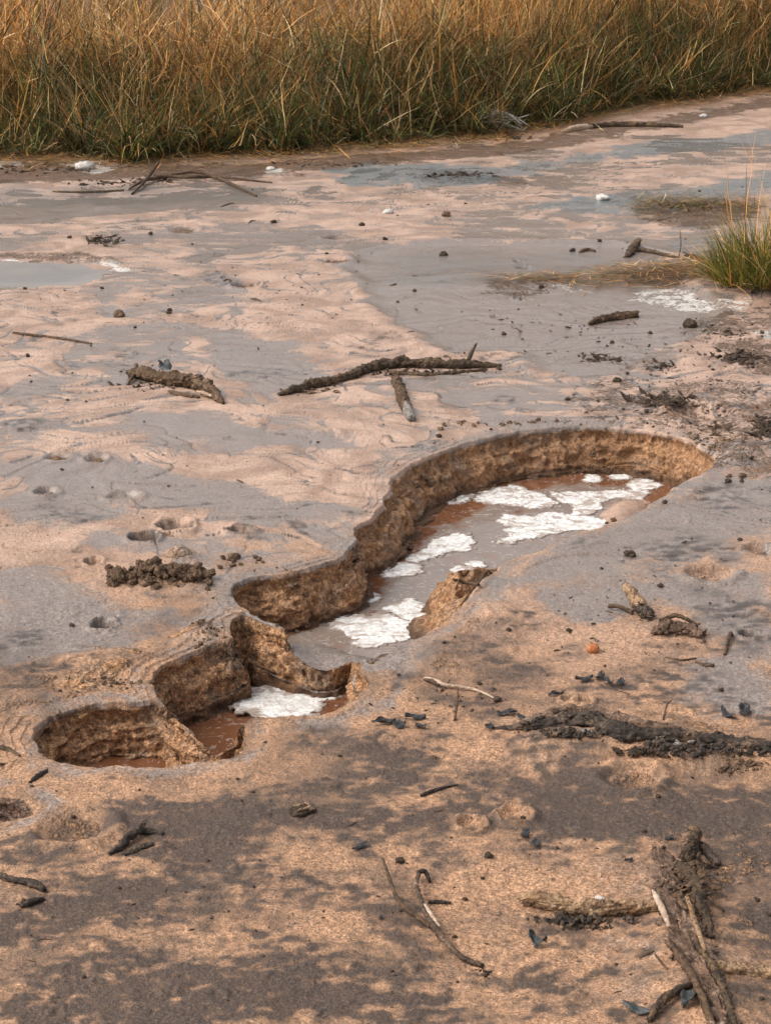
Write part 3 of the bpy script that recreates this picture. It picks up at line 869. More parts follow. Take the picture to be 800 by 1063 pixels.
        paint(white, pts, a, .03, .05, 7)
    damp = sstep(-.098, -.116, z2) * wall
    shiny = np.clip(.25 * sstep(.3, .7, wet) + .3 * blue + damp, 0, 1)
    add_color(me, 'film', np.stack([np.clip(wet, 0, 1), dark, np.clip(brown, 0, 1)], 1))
    add_color(me, 'soil', np.stack([tan, white, grav], 1))
    add_color(me, 'cover', np.stack([shiny, lit, blue], 1))
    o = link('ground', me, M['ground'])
    tag(o, kind='structure')
    return o


_ge = gp([(-300, 168), (0, 165), (140, 166), (300, 160), (430, 151), (540, 140), (650, 114), (800, 93), (1100, 70)])


def grass_edge(x):
    return np.interp(x, _ge[:, 0], _ge[:, 1])


# ------------------------------------------------------------------ water and foam
def sheet(name, outline, z, step, mat, tone=None, grow=0.0, kind='structure'):
    """a level sheet of water filling an outline, as a fine grid"""
    lo = outline.min(0) - grow - step; hi = outline.max(0) + grow + step
    nx = int((hi[0] - lo[0]) / step) + 2; ny = int((hi[1] - lo[1]) / step) + 2
    gx, gy = np.meshgrid(np.linspace(lo[0], hi[0], nx), np.linspace(lo[1], hi[1], ny))
    d, _ = sdf(outline, gx.ravel(), gy.ravel())
    keep = (d > -grow).reshape(ny, nx)
    i = np.arange(nx * ny).reshape(ny, nx)
    k = keep[:-1, :-1] | keep[1:, :-1] | keep[:-1, 1:] | keep[1:, 1:]
    q = np.stack([i[:-1, :-1], i[:-1, 1:], i[1:, 1:], i[1:, :-1]], -1)[k]
    used, inv = np.unique(q, return_inverse=True)
    x = gx.ravel()[used]; y = gy.ravel()[used]
    V = np.stack([x, y, np.full(len(x), z)], 1)
    me = new_mesh(name, V, inv.reshape(-1, 4))
    t = np.zeros(len(x)) if tone is None else tone(x, y)
    add_color(me, 'tone', np.stack([t, t, t], 1))
    o = link(name, me, mat)
    if kind: tag(o, kind=kind)
    return o


def water_tone(x, y):
    # red where the water is thin along the far bank, turbid grey plus painted sky reflection down the middle
    g_ = gp([(420, 596), (470, 550), (540, 515), (600, 505), (660, 512), (640, 540), (560, 575), (500, 592), (470, 640), (400, 690), (300, 690), (315, 660), (360, 640), (400, 625)], WATER_Z)
    d, _ = sdf(g_, x, y)
    return np.clip(sstep(-.09, .02, d) + .55 * fbm2(x * 9, y * 5, 4, 170) - .35 * sstep(.2, .5, fbm2(x * 4 + 3, y * 9, 4, 171)), 0, 1)


FOAM = [
    ('wide white foam sheet floating nearest the far bank of the long pool', [(510, 507), (540, 505), (557, 513), (576, 522), (573, 525), (535, 524), (501, 520)]),
    ('large ragged white foam raft in the middle of the long pool', [(521, 538), (548, 536), (573, 533), (593, 536), (625, 541), (611, 548), (580, 551), (548, 558), (530, 565), (518, 561), (540, 550), (530, 546)]),
    ('white foam patch curling round the pale peach bank facet', [(580, 513), (611, 513), (645, 510), (667, 511), (661, 516), (634, 518), (616, 527), (611, 534), (598, 536), (600, 526), (584, 520)]),
    ('white foam patch against the brown left bank at the pool bend', [(456, 560), (474, 554), (485, 556), (492, 565), (474, 572), (454, 576), (440, 582), (427, 580), (440, 572)]),
    ('thin white foam strip by red water below the left bank', [(463, 520), (475, 516), (489, 513), (486, 518), (470, 523)]),
    ('rounded foam clump at the right end of the long pool', [(655, 503), (665, 499), (676, 500), (682, 504), (672, 508), (660, 508)]),
    ('small foam dab under the far bank right of the middle', [(637, 494), (645, 492), (653, 494), (648, 497), (640, 497)]),
    ('tiny foam dab on red water under the far bank', [(608, 497), (614, 494), (620, 496), (617, 500), (610, 500)]),
    ('thin oval foam fleck on grey water near the neck of the pool', [(470, 592), (481, 589), (494, 591), (486, 594), (474, 595)]),
    ('smaller foam fleck above the oval one on grey water', [(484, 587), (492, 584), (501, 586), (495, 589)]),
    ('foam smear where the pool narrows beside the brown bulge', [(405, 590), (420, 586), (434, 588), (430, 595), (414, 598), (404, 599)]),
    ('largest bright foam patch in the lower basin of the long pool', [(350, 646), (366, 640), (392, 640), (421, 645), (444, 651), (428, 660), (402, 668), (382, 671), (370, 662), (356, 654)]),
    ('foam tongue lying just above the largest lower foam patch', [(402, 633), (412, 625), (428, 625), (444, 633), (467, 633), (464, 641), (447, 648), (432, 643), (412, 638)]),
    ('small foam smear at the left edge of the lower basin', [(317, 640), (326, 634), (340, 632), (339, 638), (326, 643)]),
    ('small foam clump under the muddy bank above the lower basin', [(371, 622), (379, 617), (389, 619), (387, 624), (377, 625)]),
    ('bubbly white foam filling the middle round pit', [(246, 722), (256, 716), (291, 713), (327, 717), (343, 724), (334, 733), (321, 742), (285, 745), (256, 738), (243, 732)]),
]


def build_foam():
    for label, pts in FOAM:
        p = catmull(gp(pts, WATER_Z), 3)
        size = (p.max(0) - p.min(0)).max()
        step = .004 if size > .15 else .003
        lo = p.min(0) - .03; hi = p.max(0) + .03
        nx = int((hi[0] - lo[0]) / step) + 2; ny = int((hi[1] - lo[1]) / step) + 2
        gx, gy = np.meshgrid(np.linspace(lo[0], hi[0], nx), np.linspace(lo[1], hi[1], ny))
        x = gx.ravel(); y = gy.ravel()
        wa = min(.025, size * .10)
        d, _ = sdf(p, x + 1.3 * wa * fbm2(x * 13, y * 13, 2, 140), y + 1.6 * wa * fbm2(x * 13, y * 13, 2, 143))
        d = d + .019 - .010 * sstep(.12, .5, fbm2(x * 30, y * 30, 3, 147)) - .010 * sstep(-.1, .5, fbm2(x * 70, y * 70, 3, 148))
        near_e, _ = sdf(catmull(gp([(a_[0], a_[1]) for a_ in pts], WATER_Z), 3), x, y)
        fr = (np.abs(near_e) < .04) & (fbm2(x * 75, y * 75, 3, 149) > .40); d = np.where(fr & (d <= 0), .002, d)
        hgt = .0014 * np.sqrt(np.clip(d / .03, 0, 1)) + .0022 * np.clip(fbm2(x * 70, y * 70, 2, 150), -.4, 1) * sstep(0, .01, d)
        keep = (d > 0).reshape(ny, nx)
        i = np.arange(nx * ny).reshape(ny, nx)
        k = keep[:-1, :-1] & keep[1:, :-1] & keep[:-1, 1:] & keep[1:, 1:]
        if not k.any(): continue
        q = np.stack([i[:-1, :-1], i[:-1, 1:], i[1:, 1:], i[1:, :-1]], -1)[k]
        used, inv = np.unique(q, return_inverse=True)
        inv = inv.reshape(-1, 4); nU = len(used)
        top = np.stack([x[used], y[used], WATER_Z + .001 + np.maximum(hgt[used], .0008)], 1)
        bot = top.copy(); bot[:, 2] = WATER_Z - .004
        # close the rim
        e = np.concatenate([inv[:, [0, 1]], inv[:, [1, 2]], inv[:, [2, 3]], inv[:, [3, 0]]])
        key = np.sort(e, 1); kk = key[:, 0].astype(np.int64) * nU + key[:, 1]
        _, idx, cnt = np.unique(kk, return_index=True, return_counts=True)
        b = e[idx[cnt == 1]]
        sideq = np.stack([b[:, 1], b[:, 0], b[:, 0] + nU, b[:, 1] + nU], 1)
        me = new_mesh('floating_foam', np.concatenate([top, bot]), np.concatenate([inv, inv[:, ::-1] + nU, sideq]))
        th = np.clip(sstep(-.002, .020, d[used]) + .5 * fbm2(x[used] * 40, y[used] * 40, 3, 152) * sstep(0, .01, d[used]), 0, 1)
        th = np.concatenate([th, th]); add_color(me, 'thickness', np.stack([th, th, th], 1))
        o = link('floating_foam', me, M['foam'])
        tag(o, label, 'foam', 'foam patches on the pit water')


# ------------------------------------------------------------------ grass
def ribbons(base, h, az, lean, droop, width, col, seg=5, curl=None):
    """blades: base (n,3), length h, azimuth az, lean outwards, droop at the tip"""
    n = len(h)
    t = np.linspace(0, 1, seg + 1)[None, :]
    hx = np.cos(az)[:, None]; hy = np.sin(az)[:, None]
    # angle from vertical grows along the blade
    a0 = lean[:, None]; a = a0 + droop[:, None] * (t ** 1.4)
    am = (a[:, 1:] + a[:, :-1]) / 2
    dl = h[:, None] / seg
    rr = np.concatenate([np.zeros((n, 1)), np.cumsum(np.sin(am) * dl, 1)], 1)
    zz = np.concatenate([np.zeros((n, 1)), np.cumsum(np.cos(am) * dl, 1)], 1)
    px = base[:, :1] + rr * hx; py = base[:, 1:2] + rr * hy; pz = base[:, 2:3] + zz
    wob = rng.normal(0, .012, (n, seg + 1)) * h[:, None] * t
    px = px + wob * -hy; py = py + wob * hx
    pz = np.maximum(pz, base[:, 2:3] + .004 + .02 * rng.random((n, 1)))
    sa = rng.uniform(0, np.pi, n)[:, None] * 1.0
    sx = np.cos(sa); sy = np.sin(sa)
    w = width[:, None] * (1 - .85 * t ** 1.5) * .5
    L = np.stack([px - sx * w, py - sy * w, pz], -1); Rr = np.stack([px + sx * w, py + sy * w, pz], -1)
    V = np.stack([L, Rr], 2).reshape(-1, 3)
    b = (np.arange(n) * (seg + 1) * 2)[:, None] + (np.arange(seg) * 2)[None, :]
    q = np.stack([b, b + 1, b + 3, b + 2], -1).reshape(-1, 4)
    tt = np.repeat(t, n, 0)
    shade = (1.0 + .0 * tt)[..., None]
    C = np.repeat((col[:, None, :] * shade), 2, axis=1).reshape(n, seg + 1, 2, 3) if False else np.repeat((col[:, None, :] * shade)[:, :, None, :], 2, 2)
    return V, q, C.reshape(-1, 3)


GOLD = np.array([.62, .36, .115]); ORNG = np.array([.50, .225, .065]); STRAW = np.array([.74, .56, .31]); GREEN = np.array([.115, .130, .036]); DKGRN = np.array([.042, .055, .020]); BRN = np.array([.15, .078, .032])


def palette(w, n):
    P = np.stack([GOLD, ORNG, STRAW, GREEN, DKGRN, BRN])
    w = w / w.sum(1, keepdims=True)
    c = np.cumsum(w, 1); r = rng.random((n, 1))
    k = (r > c).sum(1).clip(0, 5)
    return P[k] * (.35 + 1.45 * rng.random((n, 1)) ** 1.3) * rng.uniform(.93, 1.07, (n, 3))


def build_grass():
    # --- tall dry stand, in clumps
    n = 40000
    x = rng.uniform(-6.5, 7.5, n); k = rng.random(n) ** 1.2
    y = grass_edge(x) + .95 + .15 * (x < .5) + .35 * fbm2(x * 1.3, x * 0 + 2, 3, 160) + k * 3.4
    tuft = fbm2(x * 2.4, y * 2.4, 3, 161)
    keep = tuft > -.12 + .25 * (rng.random(n) - .5)
    x, y, k, tuft = x[keep], y[keep], k[keep], tuft[keep]; n = len(x)
    z = np.where(rng.random(n) < .35, rng.random(n) * .5, 0)
    rt = sstep(-.6, 1.2, x)                       # the right hand side stands straighter
    h = (.62 + .55 * rng.random(n) + .35 * tuft) * (1 + .35 * sstep(.1, .7, k)) * (.92 + .25 * rt)
    caz = np.pi * 2.2 * fbm2(x * 1.4, y * 1.4, 2, 164) + .3            # each clump leans its own way
    az = caz + rng.normal(0, .8, n)
    loose = rng.random(n) < .30
    az = np.where(loose, rng.uniform(0, 2 * np.pi, n), az)
    lean = np.abs(rng.normal(.22, .34, n)) * (2.1 - 1.50 * rt)
    droop = np.abs(rng.normal(.45, .65, n)) * (1.7 - 1.05 * rt)
    wd = .0035 + .0075 * rng.random(n) ** 2
    gz = sstep(.0, .35, fbm2(x * 1.3, y * .5, 3, 163))[:, None]
    w = np.concatenate([.42 + 0 * gz, .26 + .16 * (1 - rt[:, None]), .20 + 0 * gz, .08 + .30 * gz, .04 + .14 * gz, .20 + 0 * gz], 1)
    V1, q1, c1 = ribbons(np.stack([x, y, z], 1), h, az, lean, droop, wd, palette(w, n), 6)
    me = new_mesh('tall_dry_grass', V1, q1); add_color(me, 'tint', c1)
    o = link('tall_dry_grass', me, M['grass']); tag(o, 'tall golden dry grass standing along the back of the mud flat', 'grass', kind='stuff')
    # --- tussocks that lean out over the mud
    nt_ = 420; Vs, Qs, Cs, off_ = [], [], [], 0
    for k_ in range(nt_):
        tx = rng.uniform(-5.2, 6.2); kk = rng.random() ** 1.3
        ty = grass_edge(tx) + .12 + kk * 1.25 + .42 * float(fbm2(np.array([tx * 1.7]), np.array([3.]), 3, 180)[0])
        m = int(rng.uniform(90, 170)); big = rng.uniform(.75, 1.3) * (.62 + .5 * min(kk * 1.6, 1))
        right = float(sstep(.4, 1.8, np.array([tx]))[0])
        a = rng.uniform(0, 2 * np.pi, m); r = .11 * big * np.sqrt(rng.random(m))
        base = np.stack([tx + np.cos(a) * r, ty + np.sin(a) * r, np.zeros(m)], 1)
        wind = rng.normal(0, .9); az = np.where(rng.random(m) < .45, rng.normal(-math.pi / 2 + wind, .7, m), a + rng.normal(0, .7, m))
        hh_ = rng.uniform(.14, .62, m) * big * (1 - .25 * right * (1 - kk))
        lean = np.abs(rng.normal(.28, .3, m)); droop = np.abs(rng.normal(1.15, .7, m)) * (1.0 - .25 * kk)
        dryness = np.clip(rng.normal(-.06 + .70 * kk - .15 * (rng.random() < .3), .2), 0, 1)
        w = np.array([.05 + .33 * dryness, .05 + .34 * dryness, .07 + .09 * dryness, .42 * (1 - dryness) + .05, .34 * (1 - dryness) + .03, .14 + .08 * dryness])
        V, q, c = ribbons(base, hh_, az, lean, droop, .0038 + .0075 * rng.random(m) ** 2, palette(np.tile(w, (m, 1)), m) * rng.uniform(.7, 1.15), 6)
        Vs.append(V); Qs.append(q + off_); Cs.append(c); off_ += len(V)
    # long bleached stems lying criss-cross
    n = 9000
    x = rng.uniform(-5.2, 6.2, n); kk = rng.random(n) ** .8; y = grass_edge(x) + .10 + kk * 1.5
    z = rng.random(n) * .45 * (.25 + kk)
    az = rng.uniform(0, 2 * np.pi, n)
    V, q, c = ribbons(np.stack([x, y, z], 1), rng.uniform(.18, .50, n), az, rng.uniform(.25, 1.6, n), rng.normal(.1, .35, n), rng.uniform(.004, .0075, n), palette(np.tile([.34, .30, .28, .04, 0, .04], (n, 1)), n), 5)
    Vs.append(V); Qs.append(q + off_); Cs.append(c); off_ += len(V)
    # tangle between them
    n = 74000
    x = rng.uniform(-6.0, 7.0, n); k = rng.random(n)
    ed = grass_edge(x) + .30 * fbm2(x * 2.1, x * 0 + 5, 5, 165) - .02
    y = ed + k ** 1.2 * 1.4
    clump = fbm2(x * 2.3, y * 2.3, 3, 166)
    hgt = .08 + .62 * sstep(.05, .85, y - ed) + .42 * clump
    keep = hgt > .03
    x, y, k, hgt, ed = x[keep], y[keep], k[keep], hgt[keep], ed[keep]; n = len(x)
    z = rng.random(n) ** .9 * hgt * .80
    h = rng.uniform(.07, .27, n) * (.75 + .6 * sstep(.1, .8, y - ed))
    az = rng.uniform(0, 2 * np.pi, n)
    lean = rng.uniform(.2, 2.0, n); droop = rng.uniform(-.6, 1.4, n)
    up = sstep(.32, .60, z + .30 * fbm2(x * 1.1, y * 0 + 3, 3, 167))[:, None]
    w = np.concatenate([.05 + .25 * up, .05 + .45 * up, .04 + .08 * up, .44 - .34 * up, .38 - .30 * up, .18 + .16 * up], 1)
    V2, q2, c2 = ribbons(np.stack([x, y, z], 1), h, az, lean, droop, .0038 + .007 * rng.random(n) ** 2, palette(w, n), 5)
    Vs.append(V2); Qs.append(q2 + off_); Cs.append(c2)
    me = new_mesh('tangled_grass', np.concatenate(Vs), np.concatenate(Qs)); add_color(me, 'tint', np.concatenate(Cs))
    o = link('tangled_grass', me, M['grass']); tag(o, 'tangled green and orange-brown grass arching over the edge of the mud', 'grass', kind='stuff')
    # --- fallen thatch at the foot
    n = 16000
    x = rng.uniform(-5, 6, n); y = grass_edge(x) + rng.normal(-.06, .20, n)
    z = np.array(height(x, y)) + .004
    col = palette(np.tile([.20, .28, .12, .10, .08, .22], (n, 1)), n)
    V3, q3, c3 = ribbons(np.stack([x, y, z], 1), rng.uniform(.06, .22, n), rng.uniform(0, 6.3, n), rng.uniform(1.2, 1.5, n), rng.uniform(0, .3, n), rng.uniform(.002, .005, n), col, 3)
    me = new_mesh('fallen_thatch', V3, q3); add_color(me, 'tint', c3)
    o = link('fallen_thatch', me, M['grass']); tag(o, 'loose fallen grass stems lying along the foot of the grass bank', 'grass litter', kind='stuff')


# ------------------------------------------------------------------ wood, clods, leaves
def tube_data(P, R, res=None, n=12, rough=.18, fib=.10, seed=0, flat=1.0, jag=.5):
    """a knotty stick along points P with radii R; returns vertices and faces"""
    P = np.array([tuple(p) for p in P], float); R = np.asarray(R, float)
    C4 = catmull(np.concatenate([P, R[:, None]], 1), 12, closed=False)
    seg = np.linalg.norm(np.diff(C4[:, :3], axis=0), axis=1); s = np.concatenate([[0], np.cumsum(seg)])
    L = s[-1]; rm = R.mean()
    n = max(n, 10) if n < 12 else int(n * 1.7)
    m = int(np.clip(L / (res or max(rm * .28, .003)), 8, 260))
    t = np.linspace(0, L, m)
    Q = np.stack([np.interp(t, s, C4[:, i]) for i in range(4)], 1)
    T = np.gradient(Q[:, :3], axis=0); T /= np.linalg.norm(T, axis=1)[:, None] + 1e-12
    up = np.array([0, 0, 1.0])
    S = np.cross(T, up); S /= np.linalg.norm(S, axis=1)[:, None] + 1e-9
    U = np.cross(S, T)
    th = np.linspace(0, 2 * np.pi, n, endpoint=False)
    r = np.maximum(Q[:, 3], 1e-4)[:, None]
    dirs = np.cos(th)[None, :, None] * S[:, None, :] + flat * np.sin(th)[None, :, None] * U[:, None, :]
    base = Q[:, None, :3] + dirs * r[..., None]
    k = 1.0 / max(rm, 1e-4)
    bx, by, bz = [base[..., i] * k for i in range(3)]
    nz = fbm3(bx * .55, by * .55, bz * .55, 3, seed + 1)
    ridge = np.abs(perlin2(th[None, :] * n / 6.28 * .55 + 0 * t[:, None], (t[:, None] * k) * .16 + 0 * th[None, :], seed + 2))
    rr = r * (1 + rough * 1.7 * nz - fib * 2.4 * ridge + rough * .9 * fbm3(bx * 2.6, by * 2.6, bz * 2.6, 2, seed + 4))
    V = Q[:, None, :3] + dirs * rr[..., None]
    # broken ends
    for e, sg in ((0, -1), (m - 1, 1)):
        V[e] += T[e] * sg * (jag * 1.8 * r[e, 0] * rng.uniform(-.4, 1, (n, 1)))
    V = V.reshape(-1, 3)
    i = np.arange(m * n).reshape(m, n); j = np.roll(i, -1, 1)
    q = np.stack([i[:-1], j[:-1], j[1:], i[1:]], -1).reshape(-1, 4)
    c0, c1 = len(V), len(V) + 1
    V = np.concatenate([V, [Q[0, :3] - T[0] * r[0, 0] * .1, Q[-1, :3] + T[-1] * r[-1, 0] * .1]])
    tr = np.concatenate([np.stack([np.full(n, c0), j[0], i[0]], 1), np.stack([np.full(n, c1), i[-1], j[-1]], 1)])
    return V, q, tr


class Acc:
    """collects pieces of ONE part"""
    def __init__(self): self.V = []; self.q = []; self.t = []; self.n = 0; self.flat = False

    def add(self, V, q=None, t=None):
        self.V.append(np.asarray(V))
        if q is not None and len(q): self.q.append(np.asarray(q) + self.n)
        if t is not None and len(t): self.t.append(np.asarray(t) + self.n)
        self.n += len(V); return self

    def mesh(self, name, origin, smooth=True):
        V = np.concatenate(self.V) - np.asarray(origin)[None, :]
        return new_mesh(name, V, np.concatenate(self.q) if self.q else None, np.concatenate(self.t) if self.t else None, smooth and not self.flat)


def pxpath(pts, sink=.35):
    """(u, v, r px[, lift m]) -> points on the ground and radii in metres"""
    P, R = [], []
    for p in pts:
        u, v, r = p[:3]; li = p[3] if len(p) > 3 else 0
        rm = r / sc_at(v)
        q = on(u, v)
        P.append(q + Vector((0, 0, rm * (1 - sink * 2) + li))); R.append(rm)
    return P, R


def stick(name, pts, mat, label=None, cat=None, group=None, parent=None, sink=.35, extra=None, origin=None, kw_crust=None, **kw):
    P, R = pxpath(pts, sink)
    o = origin if origin is not None else P[len(P) // 2].copy()
    a = Acc().add(*tube_data(P, R, seed=int(pts[0][0]) % 50, **kw))
    if extra:
        for e, k2 in extra:
            P2, R2 = pxpath(e, sink); a.add(*tube_data(P2, R2, seed=5, **k2))
    cr = kw_crust
    if cr is None: cr = 1.0 if mat in ('bark_mossy', 'bark_brown', 'char', 'rot') and max(R) > .009 else 0
    if cr:      # scales of bark and dried mud stuck to the surface
        rs = np.random.default_rng(int(P[0].x * 1000) % 9999 + 3)
        Vt, _, _ = tube_data(P, R, seed=int(pts[0][0]) % 50, **kw); rm = float(np.mean(R))
        for i in range(int(90 * cr)):
            c = Vt[rs.integers(0, len(Vt) - 2)]; r_ = rm * (.10 + .30 * rs.random() ** 2)
            V_, _, t_ = clod_data(r_, int(rs.integers(0, 90)), (1.7, .8, .6), .9, False); a.add(V_ + c, None, t_)
    ob = link(name, a.mesh(name, o), M[mat], parent)
    if parent is None:
        ob.location = o
    if label: tag(ob, label, cat, group)
    return ob


_bm = bmesh.new(); bmesh.ops.create_icosphere(_bm, subdivisions=3, radius=1)
_bm.verts.ensure_lookup_table()
ICO3 = np.array([v.co[:] for v in _bm.verts]); ICO3T = np.array([[v.index for v in f.verts] for f in _bm.faces]); _bm.free()
_bm = bmesh.new(); bmesh.ops.create_icosphere(_bm, subdivisions=2, radius=1)
_bm.verts.ensure_lookup_table()
ICO2 = np.array([v.co[:] for v in _bm.verts]); ICO2T = np.array([[v.index for v in f.verts] for f in _bm.faces]); _bm.free()


def clod_data(r, seed, sz=(1, 1, .7), lump=.55, hi=True):
    V = (ICO3 if hi else ICO2).copy(); T = ICO3T if hi else ICO2T
    n = fbm3(V[:, 0] * 1.1, V[:, 1] * 1.1, V[:, 2] * 1.1, 2, seed) + (.45 + .25 * lump) * fbm3(V[:, 0] * 3.2, V[:, 1] * 3.2, V[:, 2] * 3.2, 2, seed + 7)
    V = V * (1 + lump * n)[:, None] * np.array(sz) * r
    a = seed * 1.7; c, s = math.cos(a), math.sin(a)
    V[:, :2] = V[:, :2] @ np.array([[c, s], [-s, c]])
    return V, None, T


_clod_n = [0]


def clod(name, u, v, rpx, mat, label, cat, group=None, sz=(1, 1, .7), lump=.55, sink=.25, hi=True):
    _clod_n[0] += 1
    p = on(u, v); r = rpx / sc_at(v)
    V, q, t = clod_data(r, _clod_n[0] % 90, sz, lump, hi)
    o = link(name, new_mesh(name, V, None, t), M[mat]); o.location = p + Vector((0, 0, r * sz[2] * (1 - 2 * sink)))
    if label: tag(o, label, cat, group)
    return o


def leaf_data(L, W, seed, curl=1.0):
    """a curled dead leaf with a midrib, 0.8 mm thick"""
    rs = np.random.default_rng(seed); nu, nv = 13, 7
    s = np.linspace(0, 1, nu)[:, None]; t = np.linspace(-1, 1, nv)[None, :]
    w = W * .5 * np.sin(np.pi * np.clip(s, .02, .98) ** .8) ** .8
    edge = 1 + .16 * np.sin(s * 23 + seed) * np.abs(t)
    X = L * (s - .5) + 0 * t; Y = w * t * edge
    Z = curl * (.28 * W * (t ** 2) * np.sin(s * 5 + rs.uniform(0, 6)) + .22 * L * (s - .5) ** 2 * rs.uniform(.2, 2) + .10 * W * np.sin(s * 9 + t * 3 + seed)) - .04 * W * np.exp(-(t / .2) ** 2)
    V = np.stack([X, Y, Z], -1).reshape(-1, 3); V[:, 2] -= V[:, 2].min()
    B = V.copy(); B[:, 2] -= .0008
    i = np.arange(nu * nv).reshape(nu, nv); n = nu * nv
    q = np.stack([i[:-1, :-1], i[1:, :-1], i[1:, 1:], i[:-1, 1:]], -1).reshape(-1, 4)
    ring = np.concatenate([i[0, :], i[1:, -1], i[-1, -2::-1], i[-2:0:-1, 0]]); r2 = np.roll(ring, -1)
    sq = np.stack([ring, r2, r2 + n, ring + n], 1)
    a = rs.uniform(0, 6.28); c, s_ = math.cos(a), math.sin(a)
    VV = np.concatenate([V, B]); VV[:, :2] = VV[:, :2] @ np.array([[c, s_], [-s_, c]])
    return VV, np.concatenate([q, q[:, ::-1] + n, sq]), None


def leaf(u, v, lpx, wpx, mat, label, group=None, seed=0, curl=1.0, lift=.003, name='fallen_leaf'):
    p = on(u, v); k = sc_at(v)
    V, q, t = leaf_data(lpx / k, wpx / k, seed, curl)
    o = link(name, new_mesh(name, V, q), M[mat]); o.location = p + Vector((0, 0, lift))
    if label: tag(o, label, 'leaf', group)
    return o


def chips(u, v, du, dv, n, rpx, seed, sz=(1.6, .6, .35)):
    """flakes of bark heaped together, one mesh"""
    rs = np.random.default_rng(seed); a = Acc(); a.flat = True; o = on(u, v); k = sc_at(v)
    for i in range(int(n * 2.2)):
        uu = u + rs.normal(0, du * .55); vv = v + rs.normal(0, dv * .55)
        p = on(uu, vv); r = rpx / k * (.35 + 1.0 * rs.random() ** 2.2)
        V, q, t = clod_data(r, int(rs.integers(0, 90)), (sz[0] * rs.uniform(.6, 1.5), sz[1] * rs.uniform(.7, 1.4), sz[2] * rs.uniform(.6, 1.6)), .95, False)
        ph = rs.uniform(-.9, .9); V = V @ np.array([[math.cos(ph), 0, math.sin(ph)], [0, 1, 0], [-math.sin(ph), 0, math.cos(ph)]])
        a.add(V + np.array(p + Vector((0, 0, r * .15))), None, t)
    return a, o


def straw_data(p, n, spread, L, seed, up=0.5):
    rs = np.random.default_rng(seed); a = Acc()
    for i in range(n):
        az = rs.uniform(0, 6.28); d = Vector((math.cos(az), math.sin(az), 0))
        c = Vector(p) + Vector((rs.normal(0, spread), rs.normal(0, spread), 0)); l = L * rs.uniform(.4, 1.2)
        e = rs.uniform(-.1, up)
        zz = hz(c.x, c.y)
        P = [Vector((c.x, c.y, zz + .003)) - d * l * .5, Vector((c.x, c.y, zz + .004 + l * .12)), Vector((c.x, c.y, zz + .004)) + d * l * .5 + Vector((0, 0, l * e))]
        a.add(*tube_data(P, [.0022, .002, .0012], n=5, res=.02, rough=.1, seed=i))
    return a


